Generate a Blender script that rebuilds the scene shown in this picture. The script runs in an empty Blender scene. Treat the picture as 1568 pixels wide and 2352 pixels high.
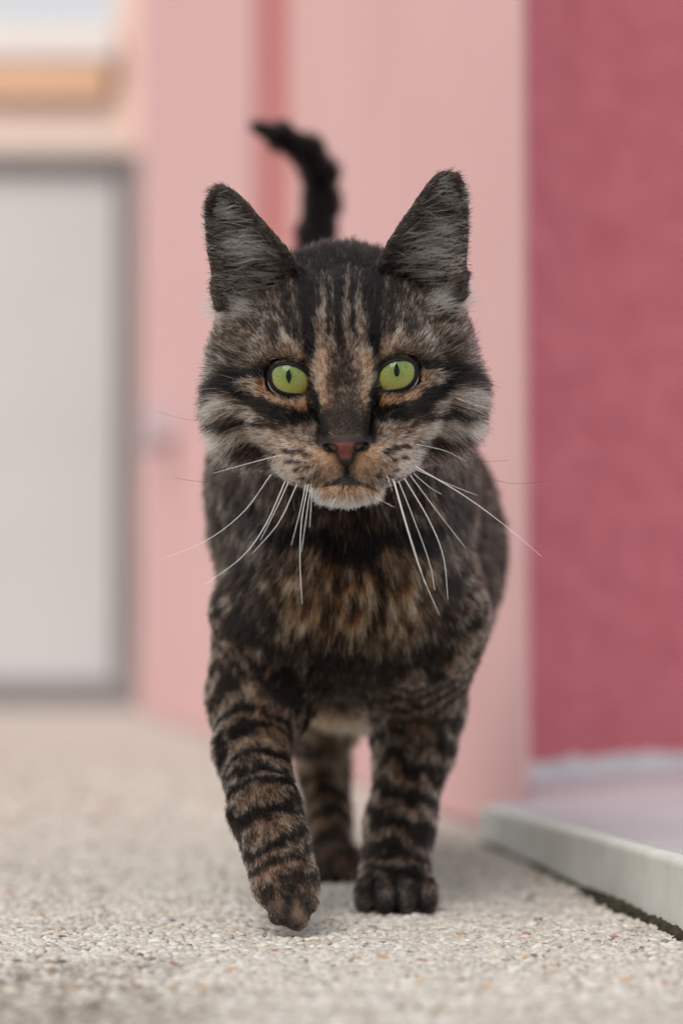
import bpy, math, random
import numpy as np

rng = np.random.default_rng(11)
random.seed(11)
scn = bpy.context.scene
COL = scn.collection
rad = math.radians

# ------------------------------------------------------------------ camera, world, sun, exposure
CAM_H = 0.117                      # lens height above the paving, metres
PITCH = rad(3.65)
FPX = 85.0 / 36.0 * 2352.0
cam_d = bpy.data.cameras.new('camera')
cam_o = bpy.data.objects.new('camera', cam_d)
COL.objects.link(cam_o)
cam_d.sensor_fit = 'VERTICAL'
cam_d.sensor_height = 36.0
cam_d.lens = 85.0
cam_d.clip_start = 0.05
cam_d.clip_end = 400.0
cam_d.dof.use_dof = True
cam_d.dof.focus_distance = 1.024
cam_d.dof.aperture_fstop = 4.4
cam_o.location = (0, 0, CAM_H)
cam_o.rotation_euler = (rad(90) + PITCH, 0, 0)
scn.camera = cam_o

SUN_EL, SUN_AZ = rad(44), rad(198)          # azimuth clockwise from +Y: behind the lens, a little to its left
world = bpy.data.worlds.new('World')
scn.world = world
world.use_nodes = True
wn = world.node_tree
bg = wn.nodes['Background']
sky = wn.nodes.new('ShaderNodeTexSky')
sky.sky_type = 'NISHITA'
sky.sun_disc = False
sky.sun_elevation = SUN_EL
sky.sun_rotation = SUN_AZ
sky.air_density = 0.6
sky.dust_density = 5.0
sky.ozone_density = 0.6
# an even sheet of thin overcast under the clear-sky model
cl = wn.nodes.new('ShaderNodeMix')
cl.data_type = 'RGBA'
cl.inputs['Factor'].default_value = 0.85
cl.inputs['B'].default_value = (6.5, 6.5, 6.5, 1)
wn.links.new(sky.outputs[0], cl.inputs['A'])
wn.links.new(cl.outputs['Result'], bg.inputs['Color'])
bg.inputs['Strength'].default_value = 0.115

sun_d = bpy.data.lights.new('sun', 'SUN')
sun_o = bpy.data.objects.new('sun', sun_d)
COL.objects.link(sun_o)
sun_d.energy = 1.8
sun_d.angle = rad(30)
sun_d.color = (1.0, 0.96, 0.91)
sd = (math.sin(SUN_AZ) * math.cos(SUN_EL), math.cos(SUN_AZ) * math.cos(SUN_EL), math.sin(SUN_EL))
from mathutils import Vector
sun_o.rotation_euler = Vector(sd).to_track_quat('Z', 'Y').to_euler()
sun_o.location = (-1, -2, 4)

scn.view_settings.view_transform = 'Standard'
scn.view_settings.look = 'None'
scn.view_settings.gamma = 1.0
scn.view_settings.exposure = 0.12
cy = scn.cycles
cy.use_denoising = True
cy.max_bounces = 8
cy.diffuse_bounces = 4
cy.glossy_bounces = 4
cy.transmission_bounces = 6
cy.transparent_max_bounces = 8
cy.sample_clamp_indirect = 6.0
scn.cycles_curves.shape = 'RIBBONS'

# ------------------------------------------------------------------ helpers
CT, ST = math.cos(PITCH), math.sin(PITCH)


def W(X, Y, D):
    """point seen at photo column X, row Y (1568 wide sheet) at depth D metres, in world millimetres"""
    a = (X - 784.0) / FPX
    b = (1176.0 - Y) / FPX
    return np.array([D * a, D * (CT - b * ST), CAM_H + D * (ST + b * CT)]) * 1000.0


_T = rng.random((48, 48, 48)).astype(np.float32)


def vnoise(p, seed=0):
    """value noise in [0,1] at points p (N,3)"""
    p = np.asarray(p, np.float64) + seed * 17.31 + 500.0
    i = np.floor(p).astype(int)
    f = p - i
    f = f * f * (3 - 2 * f)
    i0, i1 = i % 48, (i + 1) % 48
    out = 0
    for dx in (0, 1):
        wx = f[:, 0] if dx else 1 - f[:, 0]
        ix = (i1 if dx else i0)[:, 0]
        for dy in (0, 1):
            wy = f[:, 1] if dy else 1 - f[:, 1]
            iy = (i1 if dy else i0)[:, 1]
            for dz in (0, 1):
                wz = f[:, 2] if dz else 1 - f[:, 2]
                iz = (i1 if dz else i0)[:, 2]
                out = out + wx * wy * wz * _T[ix, iy, iz]
    return out


def unit(v):
    return v / np.maximum(np.linalg.norm(v, axis=-1, keepdims=True), 1e-9)


def sstep(a, b, x):
    t = np.clip((x - a) / (b - a), 0, 1)
    return t * t * (3 - 2 * t)


def link(name, data, parent=None, mat=None, loc=None):
    o = bpy.data.objects.new(name, data)
    COL.objects.link(o)
    if mat is not None:
        data.materials.append(mat)
    if parent is not None:
        o.parent = parent
    if loc is not None:
        o.location = loc
    return o


def tag(o, label=None, cat=None, group=None, kind=None):
    for k, v in (('label', label), ('category', cat), ('group', group), ('kind', kind)):
        if v:
            o[k] = v
    return o


def mesh_np(name, verts, quads=None, tris=None, smooth=True):
    me = bpy.data.meshes.new(name)
    faces = []
    if quads is not None and len(quads):
        faces.append(np.asarray(quads, np.int32))
    if tris is not None and len(tris):
        faces.append(np.asarray(tris, np.int32))
    nl = sum(f.size for f in faces)
    nf = sum(len(f) for f in faces)
    me.vertices.add(len(verts))
    me.vertices.foreach_set('co', np.asarray(verts, np.float32).ravel())
    me.loops.add(nl)
    me.loops.foreach_set('vertex_index', np.concatenate([f.ravel() for f in faces]))
    me.polygons.add(nf)
    tot = np.concatenate([np.full(len(f), f.shape[1], np.int32) for f in faces])
    me.polygons.foreach_set('loop_start', np.concatenate([[0], np.cumsum(tot)[:-1]]).astype(np.int32))
    me.update(calc_edges=True)
    me.validate()
    if smooth:
        me.polygons.foreach_set('use_smooth', np.ones(len(me.polygons), bool))
    return me


def point_color(me, cols, name='coat'):
    at = me.attributes.new(name, 'FLOAT_COLOR', 'POINT')
    c = np.ones((len(cols), 4), np.float32)
    c[:, :3] = cols
    at.data.foreach_set('color', c.ravel())


def new_mat(name):
    m = bpy.data.materials.new(name)
    m.use_nodes = True
    nt = m.node_tree
    return m, nt, nt.nodes['Principled BSDF']


def N(nt, typ, **kw):
    n = nt.nodes.new(typ)
    for k, v in kw.items():
        setattr(n, k, v)
    return n


def set_in(n, **kw):
    for k, v in kw.items():
        n.inputs[k.replace('_', ' ')].default_value = v


def stucco(name, c1, c2, scale=18.0, bump=0.25, grain=420.0, rough=0.9, detail=8.0, stretch=(1, 1, 1)):
    """rendered and painted wall: two tones of the paint mottled together, trowel relief and fine grain"""
    m, nt, b = new_mat(name)
    tc = N(nt, 'ShaderNodeTexCoord')
    n1 = N(nt, 'ShaderNodeTexNoise')
    set_in(n1, Scale=scale, Detail=detail, Roughness=0.62)
    n2 = N(nt, 'ShaderNodeTexNoise')
    set_in(n2, Scale=grain, Detail=3.0, Roughness=0.6)
    mx = N(nt, 'ShaderNodeMix', data_type='RGBA')
    mx.inputs['A'].default_value = (*c1, 1)
    mx.inputs['B'].default_value = (*c2, 1)
    rp = N(nt, 'ShaderNodeMapRange')
    set_in(rp, From_Min=0.33, From_Max=0.67)
    ad = N(nt, 'ShaderNodeMath', operation='MULTIPLY_ADD')
    ad.inputs[1].default_value = 0.45
    mp = N(nt, 'ShaderNodeMapping')
    mp.inputs['Scale'].default_value = stretch
    nt.links.new(tc.outputs['Object'], mp.inputs['Vector'])
    for n in (n1, n2):
        nt.links.new(mp.outputs[0], n.inputs['Vector'])
    nt.links.new(n1.outputs['Fac'], rp.inputs['Value'])
    nt.links.new(rp.outputs[0], mx.inputs['Factor'])
    nt.links.new(mx.outputs['Result'], b.inputs['Base Color'])
    bp = N(nt, 'ShaderNodeBump')
    set_in(bp, Strength=bump, Distance=0.004)
    nt.links.new(n2.outputs['Fac'], ad.inputs[0])
    nt.links.new(n1.outputs['Fac'], ad.inputs[2])
    nt.links.new(ad.outputs[0], bp.inputs['Height'])
    nt.links.new(bp.outputs[0], b.inputs['Normal'])
    b.inputs['Roughness'].default_value = rough
    return m


def prism(name, poly, z0, z1, parent=None, mat=None, bevel=0.0):
    """vertical prism over a plan polygon (counter-clockwise), metres"""
    n = len(poly)
    v = [(x, y, z0) for x, y in poly] + [(x, y, z1) for x, y in poly]
    f = [tuple(reversed(range(n))), tuple(range(n, 2 * n))]
    f += [(i, (i + 1) % n, n + (i + 1) % n, n + i) for i in range(n)]
    me = bpy.data.meshes.new(name)
    me.from_pydata(v, [], f)
    me.update()
    o = link(name, me, parent, mat)
    if bevel:
        md = o.modifiers.new('bevel', 'BEVEL')
        md.width = bevel
        md.segments = 4
        md.limit_method = 'ANGLE'
    return o


def empty(name, loc):
    o = bpy.data.objects.new(name, None)
    COL.objects.link(o)
    o.location = loc
    o.empty_display_size = 0.05
    return o


# ------------------------------------------------------------------ setting: paving
m, nt, b = new_mat('aggregate_concrete')
tc = N(nt, 'ShaderNodeTexCoord')
vo = N(nt, 'ShaderNodeTexVoronoi')
set_in(vo, Scale=230.0)
n1 = N(nt, 'ShaderNodeTexNoise')
set_in(n1, Scale=5.0, Detail=6.0)
cr = N(nt, 'ShaderNodeValToRGB')
cr.color_ramp.elements[0].color = (0.40, 0.37, 0.33, 1)
cr.color_ramp.elements[1].color = (0.70, 0.67, 0.63, 1)
e = cr.color_ramp.elements.new(0.35)
e.color = (0.56, 0.53, 0.49, 1)
sp = N(nt, 'ShaderNodeSeparateColor')
mx = N(nt, 'ShaderNodeMix', data_type='RGBA', blend_type='MULTIPLY')
mx.inputs['Factor'].default_value = 1.0
c2 = N(nt, 'ShaderNodeValToRGB')
c2.color_ramp.elements[0].position = 0.3
c2.color_ramp.elements[0].color = (0.86, 0.82, 0.78, 1)
c2.color_ramp.elements[1].position = 0.7
c2.color_ramp.elements[1].color = (1, 1, 1, 1)
bp = N(nt, 'ShaderNodeBump')
set_in(bp, Strength=0.6, Distance=0.002)
bp.invert = True
nt.links.new(tc.outputs['Object'], vo.inputs['Vector'])
nt.links.new(tc.outputs['Object'], n1.inputs['Vector'])
nt.links.new(vo.outputs['Color'], sp.inputs[0])
nt.links.new(sp.outputs[0], cr.inputs[0])
nt.links.new(n1.outputs['Fac'], c2.inputs[0])
nt.links.new(cr.outputs[0], mx.inputs['A'])
nt.links.new(c2.outputs[0], mx.inputs['B'])
nt.links.new(mx.outputs['Result'], b.inputs['Base Color'])
nt.links.new(vo.outputs['Distance'], bp.inputs['Height'])
nt.links.new(bp.outputs[0], b.inputs['Normal'])
b.inputs['Roughness'].default_value = 0.85
M_pave = m
me = bpy.data.meshes.new('pavement')
me.from_pydata([(-60, -20, 0), (60, -20, 0), (60, 90, 0), (-60, 90, 0)], [], [(0, 1, 2, 3)])
tag(link('pavement', me, None, M_pave), 'pale exposed aggregate concrete paving', kind='structure')

# sand bed that shows between the loose aggregate near the lens
m, nt, b = new_mat('cement_bed')
tc = N(nt, 'ShaderNodeTexCoord')
n1 = N(nt, 'ShaderNodeTexNoise')
set_in(n1, Scale=9.0, Detail=8.0, Roughness=0.7)
cr = N(nt, 'ShaderNodeValToRGB')
cr.color_ramp.elements[0].position = 0.35
cr.color_ramp.elements[0].color = (0.10, 0.075, 0.055, 1)
cr.color_ramp.elements[1].position = 0.6
cr.color_ramp.elements[1].color = (0.34, 0.30, 0.26, 1)
nt.links.new(tc.outputs['Object'], n1.inputs['Vector'])
nt.links.new(n1.outputs['Fac'], cr.inputs[0])
nt.links.new(cr.outputs[0], b.inputs['Base Color'])
b.inputs['Roughness'].default_value = 0.95
M_bed = m
me = bpy.data.meshes.new('paving_bed')
me.from_pydata([(-0.205, 0.69, 0.0006), (0.205, 0.69, 0.0006), (0.366, 1.5, 0.0006), (-0.366, 1.5, 0.0006)], [], [(0, 1, 2, 3)])
tag(link('paving_bed', me, None, M_bed), 'brownish cement between the paving pebbles', kind='structure')


def ico(level):
    t = (1 + 5 ** 0.5) / 2
    v = [(-1, t, 0), (1, t, 0), (-1, -t, 0), (1, -t, 0), (0, -1, t), (0, 1, t), (0, -1, -t), (0, 1, -t), (t, 0, -1), (t, 0, 1), (-t, 0, -1), (-t, 0, 1)]
    f = [(0, 11, 5), (0, 5, 1), (0, 1, 7), (0, 7, 10), (0, 10, 11), (1, 5, 9), (5, 11, 4), (11, 10, 2), (10, 7, 6), (7, 1, 8),
         (3, 9, 4), (3, 4, 2), (3, 2, 6), (3, 6, 8), (3, 8, 9), (4, 9, 5), (2, 4, 11), (6, 2, 10), (8, 6, 7), (9, 8, 1)]
    v = [np.array(q) / np.linalg.norm(q) for q in v]
    for _ in range(level):
        cache, nf = {}, []

        def mid(a, b_):
            k = (min(a, b_), max(a, b_))
            if k not in cache:
                q = v[a] + v[b_]
                v.append(q / np.linalg.norm(q))
                cache[k] = len(v) - 1
            return cache[k]
        for a, b_, c in f:
            x, y, z = mid(a, b_), mid(b_, c), mid(c, a)
            nf += [(a, x, z), (b_, y, x), (c, z, y), (x, y, z)]
        f = nf
    return np.array(v), np.array(f)


def slab_front_x(y):
    return 0.0915 - 0.0981 * (y - 1.607)


def pink_x(y):
    return 0.0874 - 0.14 * (y - 1.825)


def pebbles(y0, y1, step, level, xr):
    xs = np.arange(-xr, xr, step)
    ys = np.arange(y0, y1, step)
    gx, gy = np.meshgrid(xs, ys)
    gx = gx + (np.arange(len(ys)) % 2)[:, None] * step * 0.5
    P = np.stack([gx.ravel(), gy.ravel(), np.zeros(gx.size)], 1)
    P[:, :2] += rng.uniform(-0.36, 0.36, (len(P), 2)) * step
    keep = (np.abs(P[:, 0]) < 0.2 * P[:, 1] + 0.07) & (P[:, 0] < slab_front_x(P[:, 1]) - 0.002)
    keep &= (P[:, 0] < pink_x(P[:, 1]) - 0.003)
    P = P[keep]
    n = len(P)
    dirt = sstep(0.42, 0.82, (0.5 * vnoise(P * 14.0, 3) + 0.5 * vnoise(P * 60.0, 7)) * 0.62 + 0.45 * sstep(0.03, -0.13, P[:, 0]) * sstep(1.12, 0.80, P[:, 1]))
    V, F = ico(level)
    size = step * rng.uniform(0.42, 0.78, n)
    ax = size * rng.uniform(0.8, 1.35, n)
    ay = size * rng.uniform(0.7, 1.1, n)
    az = size * rng.uniform(0.36, 0.62, n)
    ang = rng.uniform(0, math.pi, n)
    tilt = rng.normal(0, 0.16, n)
    # 12 lumpy shapes
    shp = []
    for k in range(12):
        s = 1 + 0.42 * (vnoise(V * 1.3 + k * 7.7, 5) - 0.5) + 0.25 * (vnoise(V * 2.9 + k * 3.1, 6) - 0.5)
        shp.append(V * s[:, None])
    shp = np.array(shp)[rng.integers(0, 12, n)]
    Q = shp * np.stack([ax, ay, az], 1)[:, None, :]
    Q[:, :, 2] += Q[:, :, 0] * np.tan(tilt)[:, None]
    c, s = np.cos(ang)[:, None], np.sin(ang)[:, None]
    X = Q[:, :, 0] * c - Q[:, :, 1] * s
    Y = Q[:, :, 0] * s + Q[:, :, 1] * c
    Q = np.stack([X, Y, Q[:, :, 2]], 2)
    P[:, 2] = 0.0004 + az * rng.uniform(-0.25, 0.5, n) - dirt * 0.0006
    Q += P[:, None, :]
    base = np.array([[0.66, 0.63, 0.58], [0.58, 0.55, 0.50], [0.72, 0.70, 0.66], [0.50, 0.46, 0.40], [0.60, 0.52, 0.42], [0.55, 0.36, 0.20], [0.30, 0.27, 0.24], [0.12, 0.11, 0.11], [0.42, 0.20, 0.12]])
    pr = np.array([0.30, 0.27, 0.22, 0.13, 0.045, 0.009, 0.014, 0.006, 0.006])
    ci = rng.choice(9, n, p=pr)
    C = base[ci] * rng.uniform(0.88, 1.06, (n, 1)) * np.array([0.965, 0.955, 0.945])
    C = C * (1 - dirt[:, None] * np.array([0.58, 0.63, 0.68]) * rng.uniform(0.0, 1.2, (n, 1)) ** 2)
    nv = len(V)
    tri = (F[None] + (np.arange(n) * nv)[:, None, None]).reshape(-1, 3)
    return Q.reshape(-1, 3), tri, np.repeat(C, nv, 0)


m, nt, b = new_mat('pebble_stone')
at = N(nt, 'ShaderNodeAttribute', attribute_name='coat')
n1 = N(nt, 'ShaderNodeTexNoise')
set_in(n1, Scale=700.0, Detail=3.0)
tc = N(nt, 'ShaderNodeTexCoord')
mx = N(nt, 'ShaderNodeMix', data_type='RGBA', blend_type='MULTIPLY')
mx.inputs['Factor'].default_value = 0.45
nt.links.new(tc.outputs['Object'], n1.inputs['Vector'])
nt.links.new(at.outputs['Color'], mx.inputs['A'])
cr = N(nt, 'ShaderNodeValToRGB')
cr.color_ramp.elements[0].position = 0.3
cr.color_ramp.elements[0].color = (0.5, 0.47, 0.44, 1)
cr.color_ramp.elements[1].position = 0.6
nt.links.new(n1.outputs['Fac'], cr.inputs[0])
nt.links.new(cr.outputs[0], mx.inputs['B'])
nt.links.new(mx.outputs['Result'], b.inputs['Base Color'])
b.inputs['Roughness'].default_value = 0.6
M_peb = m
vs, ts, cs, off = [], [], [], 0
for a in ((0.68, 0.84, 0.0038, 0, 0.3), (0.84, 1.18, 0.0035, 1, 0.34), (1.18, 1.8, 0.0043, 0, 0.45), (1.8, 3.2, 0.0085, 0, 0.72)):
    v, t, c = pebbles(*a)
    vs.append(v), ts.append(t + off), cs.append(c)
    off += len(v)
me = mesh_np('gravel', np.concatenate(vs), tris=np.concatenate(ts))
point_color(me, np.concatenate(cs))
tag(link('gravel', me, None, M_peb), 'small cream and grey pebbles set in the paving', kind='stuff')

# ------------------------------------------------------------------ walls
M_pink = stucco('pink_paint', (0.75, 0.45, 0.44), (0.79, 0.495, 0.485), 3.0, 0.15)
M_rose = stucco('deep_rose_paint', (0.56, 0.20, 0.19), (0.60, 0.23, 0.22), 6.0, 0.15)
M_crim = stucco('crimson_paint', (0.50, 0.115, 0.145), (0.60, 0.165, 0.20), 38.0, 0.5, 420.0, stretch=(0.5, 0.5, 1.1))
M_peach = stucco('peach_paint', (0.80, 0.58, 0.49), (0.84, 0.62, 0.53), 2.0, 0.1)
M_cream = stucco('cream_paint', (0.76, 0.63, 0.55), (0.80, 0.68, 0.61), 2.0, 0.1)
M_orange = stucco('orange_paint', (0.72, 0.47, 0.31), (0.76, 0.51, 0.35), 3.0, 0.1)
M_white = stucco('white_paint', (0.74, 0.72, 0.70), (0.80, 0.78, 0.76), 2.0, 0.05)
M_doorp = stucco('grey_white_door_paint', (0.53, 0.535, 0.54), (0.57, 0.575, 0.58), 1.5, 0.02, rough=0.5)
M_dark = stucco('dark_grey_metal', (0.19, 0.175, 0.18), (0.23, 0.21, 0.215), 8.0, 0.05, rough=0.5)
M_box = stucco('blue_grey_plastic', (0.56, 0.47, 0.50), (0.60, 0.51, 0.54), 5.0, 0.02, rough=0.5)

yA, yB = 1.595, 6.15
pw = empty('pink_wall', (0.1195, 1.595, 0))
tag(pw, 'long pale pink rendered wall running back behind the cat', 'wall', kind='thing')


def local(o, parent):
    """keep world placement while parented to an Empty that is only translated"""
    o.parent = parent
    o.location = Vector(o.location) - Vector(parent.location)
    return o


o = prism('wall_face', [(pink_x(yB), yB), (pink_x(yA), yA), (pink_x(yA) + 0.03, yA + 0.34), (pink_x(yB) + 1.0, yB)][::-1][::-1], 0, 3.4, None, M_pink, 0.008)
local(o, pw)
ya, yb = 2.892, 3.29
dx, dy = -0.0045, -0.0006
o = prism('painted_band', [(pink_x(yb) + dx, yb + dy), (pink_x(ya) + dx, ya + dy), (pink_x(ya) + 0.02, ya), (pink_x(yb) + 0.02, yb)], 0.0, 3.3, None, M_rose, 0.0015)
local(o, pw)
# shallow grey box fixed low on the far part of the wall
mb = empty('meter_box', (pink_x(4.9), 4.9, 0.55))
tag(mb, 'small grey box fixed on the pink wall beside the garage door', 'box')
o = prism('box_body', [(pink_x(5.05) - 0.05, 5.05), (pink_x(4.75) - 0.05, 4.75), (pink_x(4.75) - 0.002, 4.757), (pink_x(5.05) - 0.002, 5.057)], 0.565, 0.635, None, M_box, 0.006)
local(o, mb)
o = prism('box_lid', [(pink_x(5.06) - 0.056, 5.06), (pink_x(4.74) - 0.056, 4.74), (pink_x(4.74) - 0.0502, 4.742), (pink_x(5.06) - 0.0502, 5.062)], 0.56, 0.64, None, M_box, 0.003)
local(o, mb)

cw = empty('crimson_wall', (0.146, 1.945, 0))
tag(cw, 'dark crimson rough rendered wall above the doorstep', 'wall', kind='thing')
c0, c1 = np.array([0.138, 1.937]), np.array([0.75, 2.95])
d = (c1 - c0) / np.linalg.norm(c1 - c0)
nrm = np.array([d[1], -d[0]])          # towards the lens
q = lambda s, t: tuple(c0 + d * s + nrm * t)
# rendered face as a fine sheet with trowelled unevenness
LW, HW = 2.6, 1.2
nx, nz = 330, 170
S, Z = np.meshgrid(np.linspace(0, LW, nx), np.linspace(0.02, HW, nz))
pp = np.stack([S.ravel(), Z.ravel(), 0 * S.ravel()], 1)
pq = pp * np.array([0.5, 1.15, 1])
rel = 0.0022 * (vnoise(pq * 34, 1) - 0.5) + 0.0022 * (vnoise(pq * 80, 2) - 0.5)
V = np.stack([c0[0] + d[0] * pp[:, 0] + nrm[0] * rel, c0[1] + d[1] * pp[:, 0] + nrm[1] * rel, pp[:, 1]], 1)
ii = np.arange(nx * nz).reshape(nz, nx)
Q = np.stack([ii[:-1, :-1], ii[:-1, 1:], ii[1:, 1:], ii[1:, :-1]], -1).reshape(-1, 4)
o = link('rendered_face', mesh_np('rendered_face', V, quads=Q), None, M_crim)
local(o, cw)
o = prism('wall_core', [q(0.12, -0.05), q(LW, -0.05), q(LW, -0.006), q(0.03, -0.006)][::-1], 0.0, 3.4, None, M_crim)
local(o, cw)
o = prism('upper_face', [q(0, -0.006), q(LW, -0.006), q(LW, 0.0), q(0, 0.0)][::-1], HW, 3.4, None, M_crim)
local(o, cw)

# ------------------------------------------------------------------ doorstep
m, nt, b = new_mat('step_tile')
tc = N(nt, 'ShaderNodeTexCoord')
n1 = N(nt, 'ShaderNodeTexNoise')
set_in(n1, Scale=14.0, Detail=8.0, Roughness=0.65)
cr = N(nt, 'ShaderNodeValToRGB')
cr.color_ramp.elements[0].position = 0.3
cr.color_ramp.elements[0].color = (0.46, 0.465, 0.50, 1)
cr.color_ramp.elements[1].position = 0.62
cr.color_ramp.elements[1].color = (0.55, 0.555, 0.59, 1)
nt.links.new(tc.outputs['Object'], n1.inputs['Vector'])
nt.links.new(n1.outputs['Fac'], cr.inputs[0])
nt.links.new(cr.outputs[0], b.inputs['Base Color'])
b.inputs['Roughness'].default_value = 0.45
M_tile = m
m, nt, b = new_mat('stained_pale_cement')
tc = N(nt, 'ShaderNodeTexCoord')
mp = N(nt, 'ShaderNodeMapping')
set_in(mp, Scale=(1, 1, 0.9))
n1 = N(nt, 'ShaderNodeTexNoise')
set_in(n1, Scale=34.0, Detail=9.0, Roughness=0.68)
cr = N(nt, 'ShaderNodeValToRGB')
cr.color_ramp.elements[0].position = 0.3
cr.color_ramp.elements[0].color = (0.62, 0.62, 0.56, 1)
cr.color_ramp.elements[1].position = 0.6
cr.color_ramp.elements[1].color = (0.74, 0.74, 0.70, 1)
nt.links.new(tc.outputs['Object'], mp.inputs['Vector'])
nt.links.new(mp.outputs[0], n1.inputs['Vector'])
nt.links.new(n1.outputs['Fac'], cr.inputs[0])
nt.links.new(cr.outputs[0], b.inputs['Base Color'])
b.inputs['Roughness'].default_value = 0.7
M_cem = m


def slope(o_):
    """the step falls slightly towards its far end"""
    for v_ in o_.data.vertices:
        if v_.co.z > 0.01:
            v_.co.z -= 0.015 * (min(v_.co.y, 1.66) - 1.07)


st = empty('doorstep', (0.16, 1.5, 0))
tag(st, 'low pale tiled doorstep below the crimson wall', 'step')
fx = slab_front_x
edge = [(fx(1.612), 1.612), (fx(1.1), 1.1), (fx(0.4), 0.4)]
o = prism('riser', [(fx(1.612), 1.612), (fx(0.4), 0.4), (fx(0.4) + 0.03, 0.4), (fx(1.612) + 0.02, 1.612)], 0.0005, 0.0335, None, M_cem, 0.0035)
slope(o)
local(o, st)
o = prism('tile_top', [(fx(1.612) + 0.0085, 1.609), (fx(0.41) + 0.0085, 0.41), (2.4, 0.41), (2.4, 5.4), (0.155, 1.99), (0.121, 1.609)][::-1][::-1], 0.004, 0.0350, None, M_tile, 0.0025)
slope(o)
local(o, st)
# ragged pale skirting where the crimson paint stops
sk = 400
ss = np.linspace(0.0, 2.55, sk)
top = 0.037 + 0.012 * (vnoise(np.stack([ss * 26, 0 * ss, 0 * ss], 1), 8) - 0.3) + 0.008 * (vnoise(np.stack([ss * 80, 0 * ss, 0 * ss], 1), 9) - 0.5)
V = []
for off_, zz in ((0.011, np.full(sk, 0.015)), (0.011, top - 0.004), (0.007, top), (-0.004, top + 0.001)):
    for s_, z_ in zip(ss, zz):
        a_ = q(s_, off_)
        V.append((a_[0], a_[1], z_))
ii = np.arange(sk * 4).reshape(4, sk)
Q = np.stack([ii[:-1, :-1], ii[:-1, 1:], ii[1:, 1:], ii[1:, :-1]], -1).reshape(-1, 4)
o = link('skirting', mesh_np('skirting', V, quads=Q), None, M_tile)
local(o, st)

# moss and dirt in the gap under the step
m, nt, b = new_mat('moss_dirt')
tc = N(nt, 'ShaderNodeTexCoord')
n1 = N(nt, 'ShaderNodeTexNoise')
set_in(n1, Scale=160.0, Detail=4.0)
cr = N(nt, 'ShaderNodeValToRGB')
cr.color_ramp.elements[0].position = 0.35
cr.color_ramp.elements[0].color = (0.014, 0.012, 0.008, 1)
cr.color_ramp.elements[1].position = 0.7
cr.color_ramp.elements[1].color = (0.07, 0.055, 0.03, 1)
nt.links.new(tc.outputs['Object'], n1.inputs['Vector'])
nt.links.new(n1.outputs['Fac'], cr.inputs[0])
nt.links.new(cr.outputs[0], b.inputs['Base Color'])
b.inputs['Roughness'].default_value = 1.0
M_moss = m
V0, F0 = ico(1)
vs, ts = [], []
k = 0
for i in range(4200):
    y = random.uniform(0.75, 1.60)
    den = float(vnoise(np.array([[y * 17, 0.3, 0.7]]), 4)[0]) * 0.7 + 0.3 * (y < 1.25)
    if random.random() > den * 1.5:
        continue
    x = fx(y) - abs(random.gauss(0, 0.0026)) * (0.2 + den * den * 1.8) + 0.002
    r = random.uniform(0.0006, 0.0019) * (0.6 + den)
    s = 1 + 0.7 * (vnoise(V0 * 2.2 + i * 1.7, 5) - 0.5)
    vs.append(V0 * s[:, None] * r * np.array([1, 1, 0.9]) + np.array([x, y, r * random.uniform(0.2, 1.1) + 0.0008]))
    ts.append(F0 + k)
    k += len(V0)
tag(link('moss', mesh_np('moss', np.concatenate(vs), tris=np.concatenate(ts)), None, M_moss), 'dark moss and dirt along the foot of the doorstep', kind='stuff')

# ------------------------------------------------------------------ garage at the end of the wall
GD = 7.0


def gx(X):
    return float(W(X, 1530, GD)[0]) / 1000


def gz(Y):
    return float(W(700, Y, GD)[2]) / 1000


gy = float(W(700, 1400, GD)[1]) / 1000
ga = empty('garage', (gx(0), gy, 0))
tag(ga, 'blurred peach garage with an orange lintel at the end of the lane', 'garage')


def gbox(name, X0, X1, Y0, Y1, y0, y1, mat, bev=0.004, par=None):
    o = prism(name, [(gx(X0), gy + y0), (gx(X1), gy + y0), (gx(X1), gy + y1), (gx(X0), gy + y1)], gz(Y1) if Y1 < 1600 else (gz(Y1) if Y1 < 1619 else 0.0), gz(Y0), None, mat, bev)
    local(o, par or ga)
    return o


XL = -900
gbox('side_wall', 262, 900, -160, 1625, 0.0, 0.3, M_peach)
gbox('upper_wall', XL, 262, 215, 338, 0.0, 0.3, M_cream)
gbox('lintel', XL, 246, 132, 212, -0.06, 0.3, M_orange)
gbox('fascia', XL, 262, 45, 129, -0.08, 0.3, M_white)
gbox('frame_head', XL, 330, 340, 372, -0.05, 0.04, M_dark)
gbox('door_jamb', 286, 332, 374, 1618, -0.05, 0.04, M_dark)
gbox('threshold', XL, 286, 1582, 1625, -0.03, 0.04, M_dark)
gbox('door_leaf', XL, 284, 376, 1562, 0.0, 0.05, M_doorp, 0.006)
gbox('door_seal', XL, 284, 1563, 1580, -0.01, 0.04, M_dark)

# ================================================================== the cat (all in millimetres until linked)
E = W(788, 865, 1.015)                       # point midway between the eyes
ROLL = rad(2.2)
CR, SR = math.cos(ROLL), math.sin(ROLL)
Bx = np.array([1.0, 0, 0])
By = np.array([0, CT, ST])
Bz = np.array([0, -ST, CT])
AX, AZ = 0.7, 56.8                           # eye midpoint from the optical axis


def hw(l):
    """head-local (right, back, up) to world mm"""
    l = np.atleast_2d(np.asarray(l, float))
    k = 1 + l[:, 1:2] / 1015.0
    x = l[:, 0] * CR - l[:, 2] * SR
    z = l[:, 0] * SR + l[:, 2] * CR
    x = (AX + x) * k[:, 0] - AX
    z = (AZ + z) * k[:, 0] - AZ
    return E + x[:, None] * Bx + l[:, 1:2] * By + z[:, None] * Bz


def wh(p):
    """world mm to head-local"""
    q = np.atleast_2d(p) - E
    x, y, z = q @ Bx, q @ By, q @ Bz
    k = 1 + y / 1015.0
    x = (x + AX) / k - AX
    z = (z + AZ) / k - AZ
    return np.stack([x * CR + z * SR, y, -x * SR + z * CR], 1)


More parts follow.
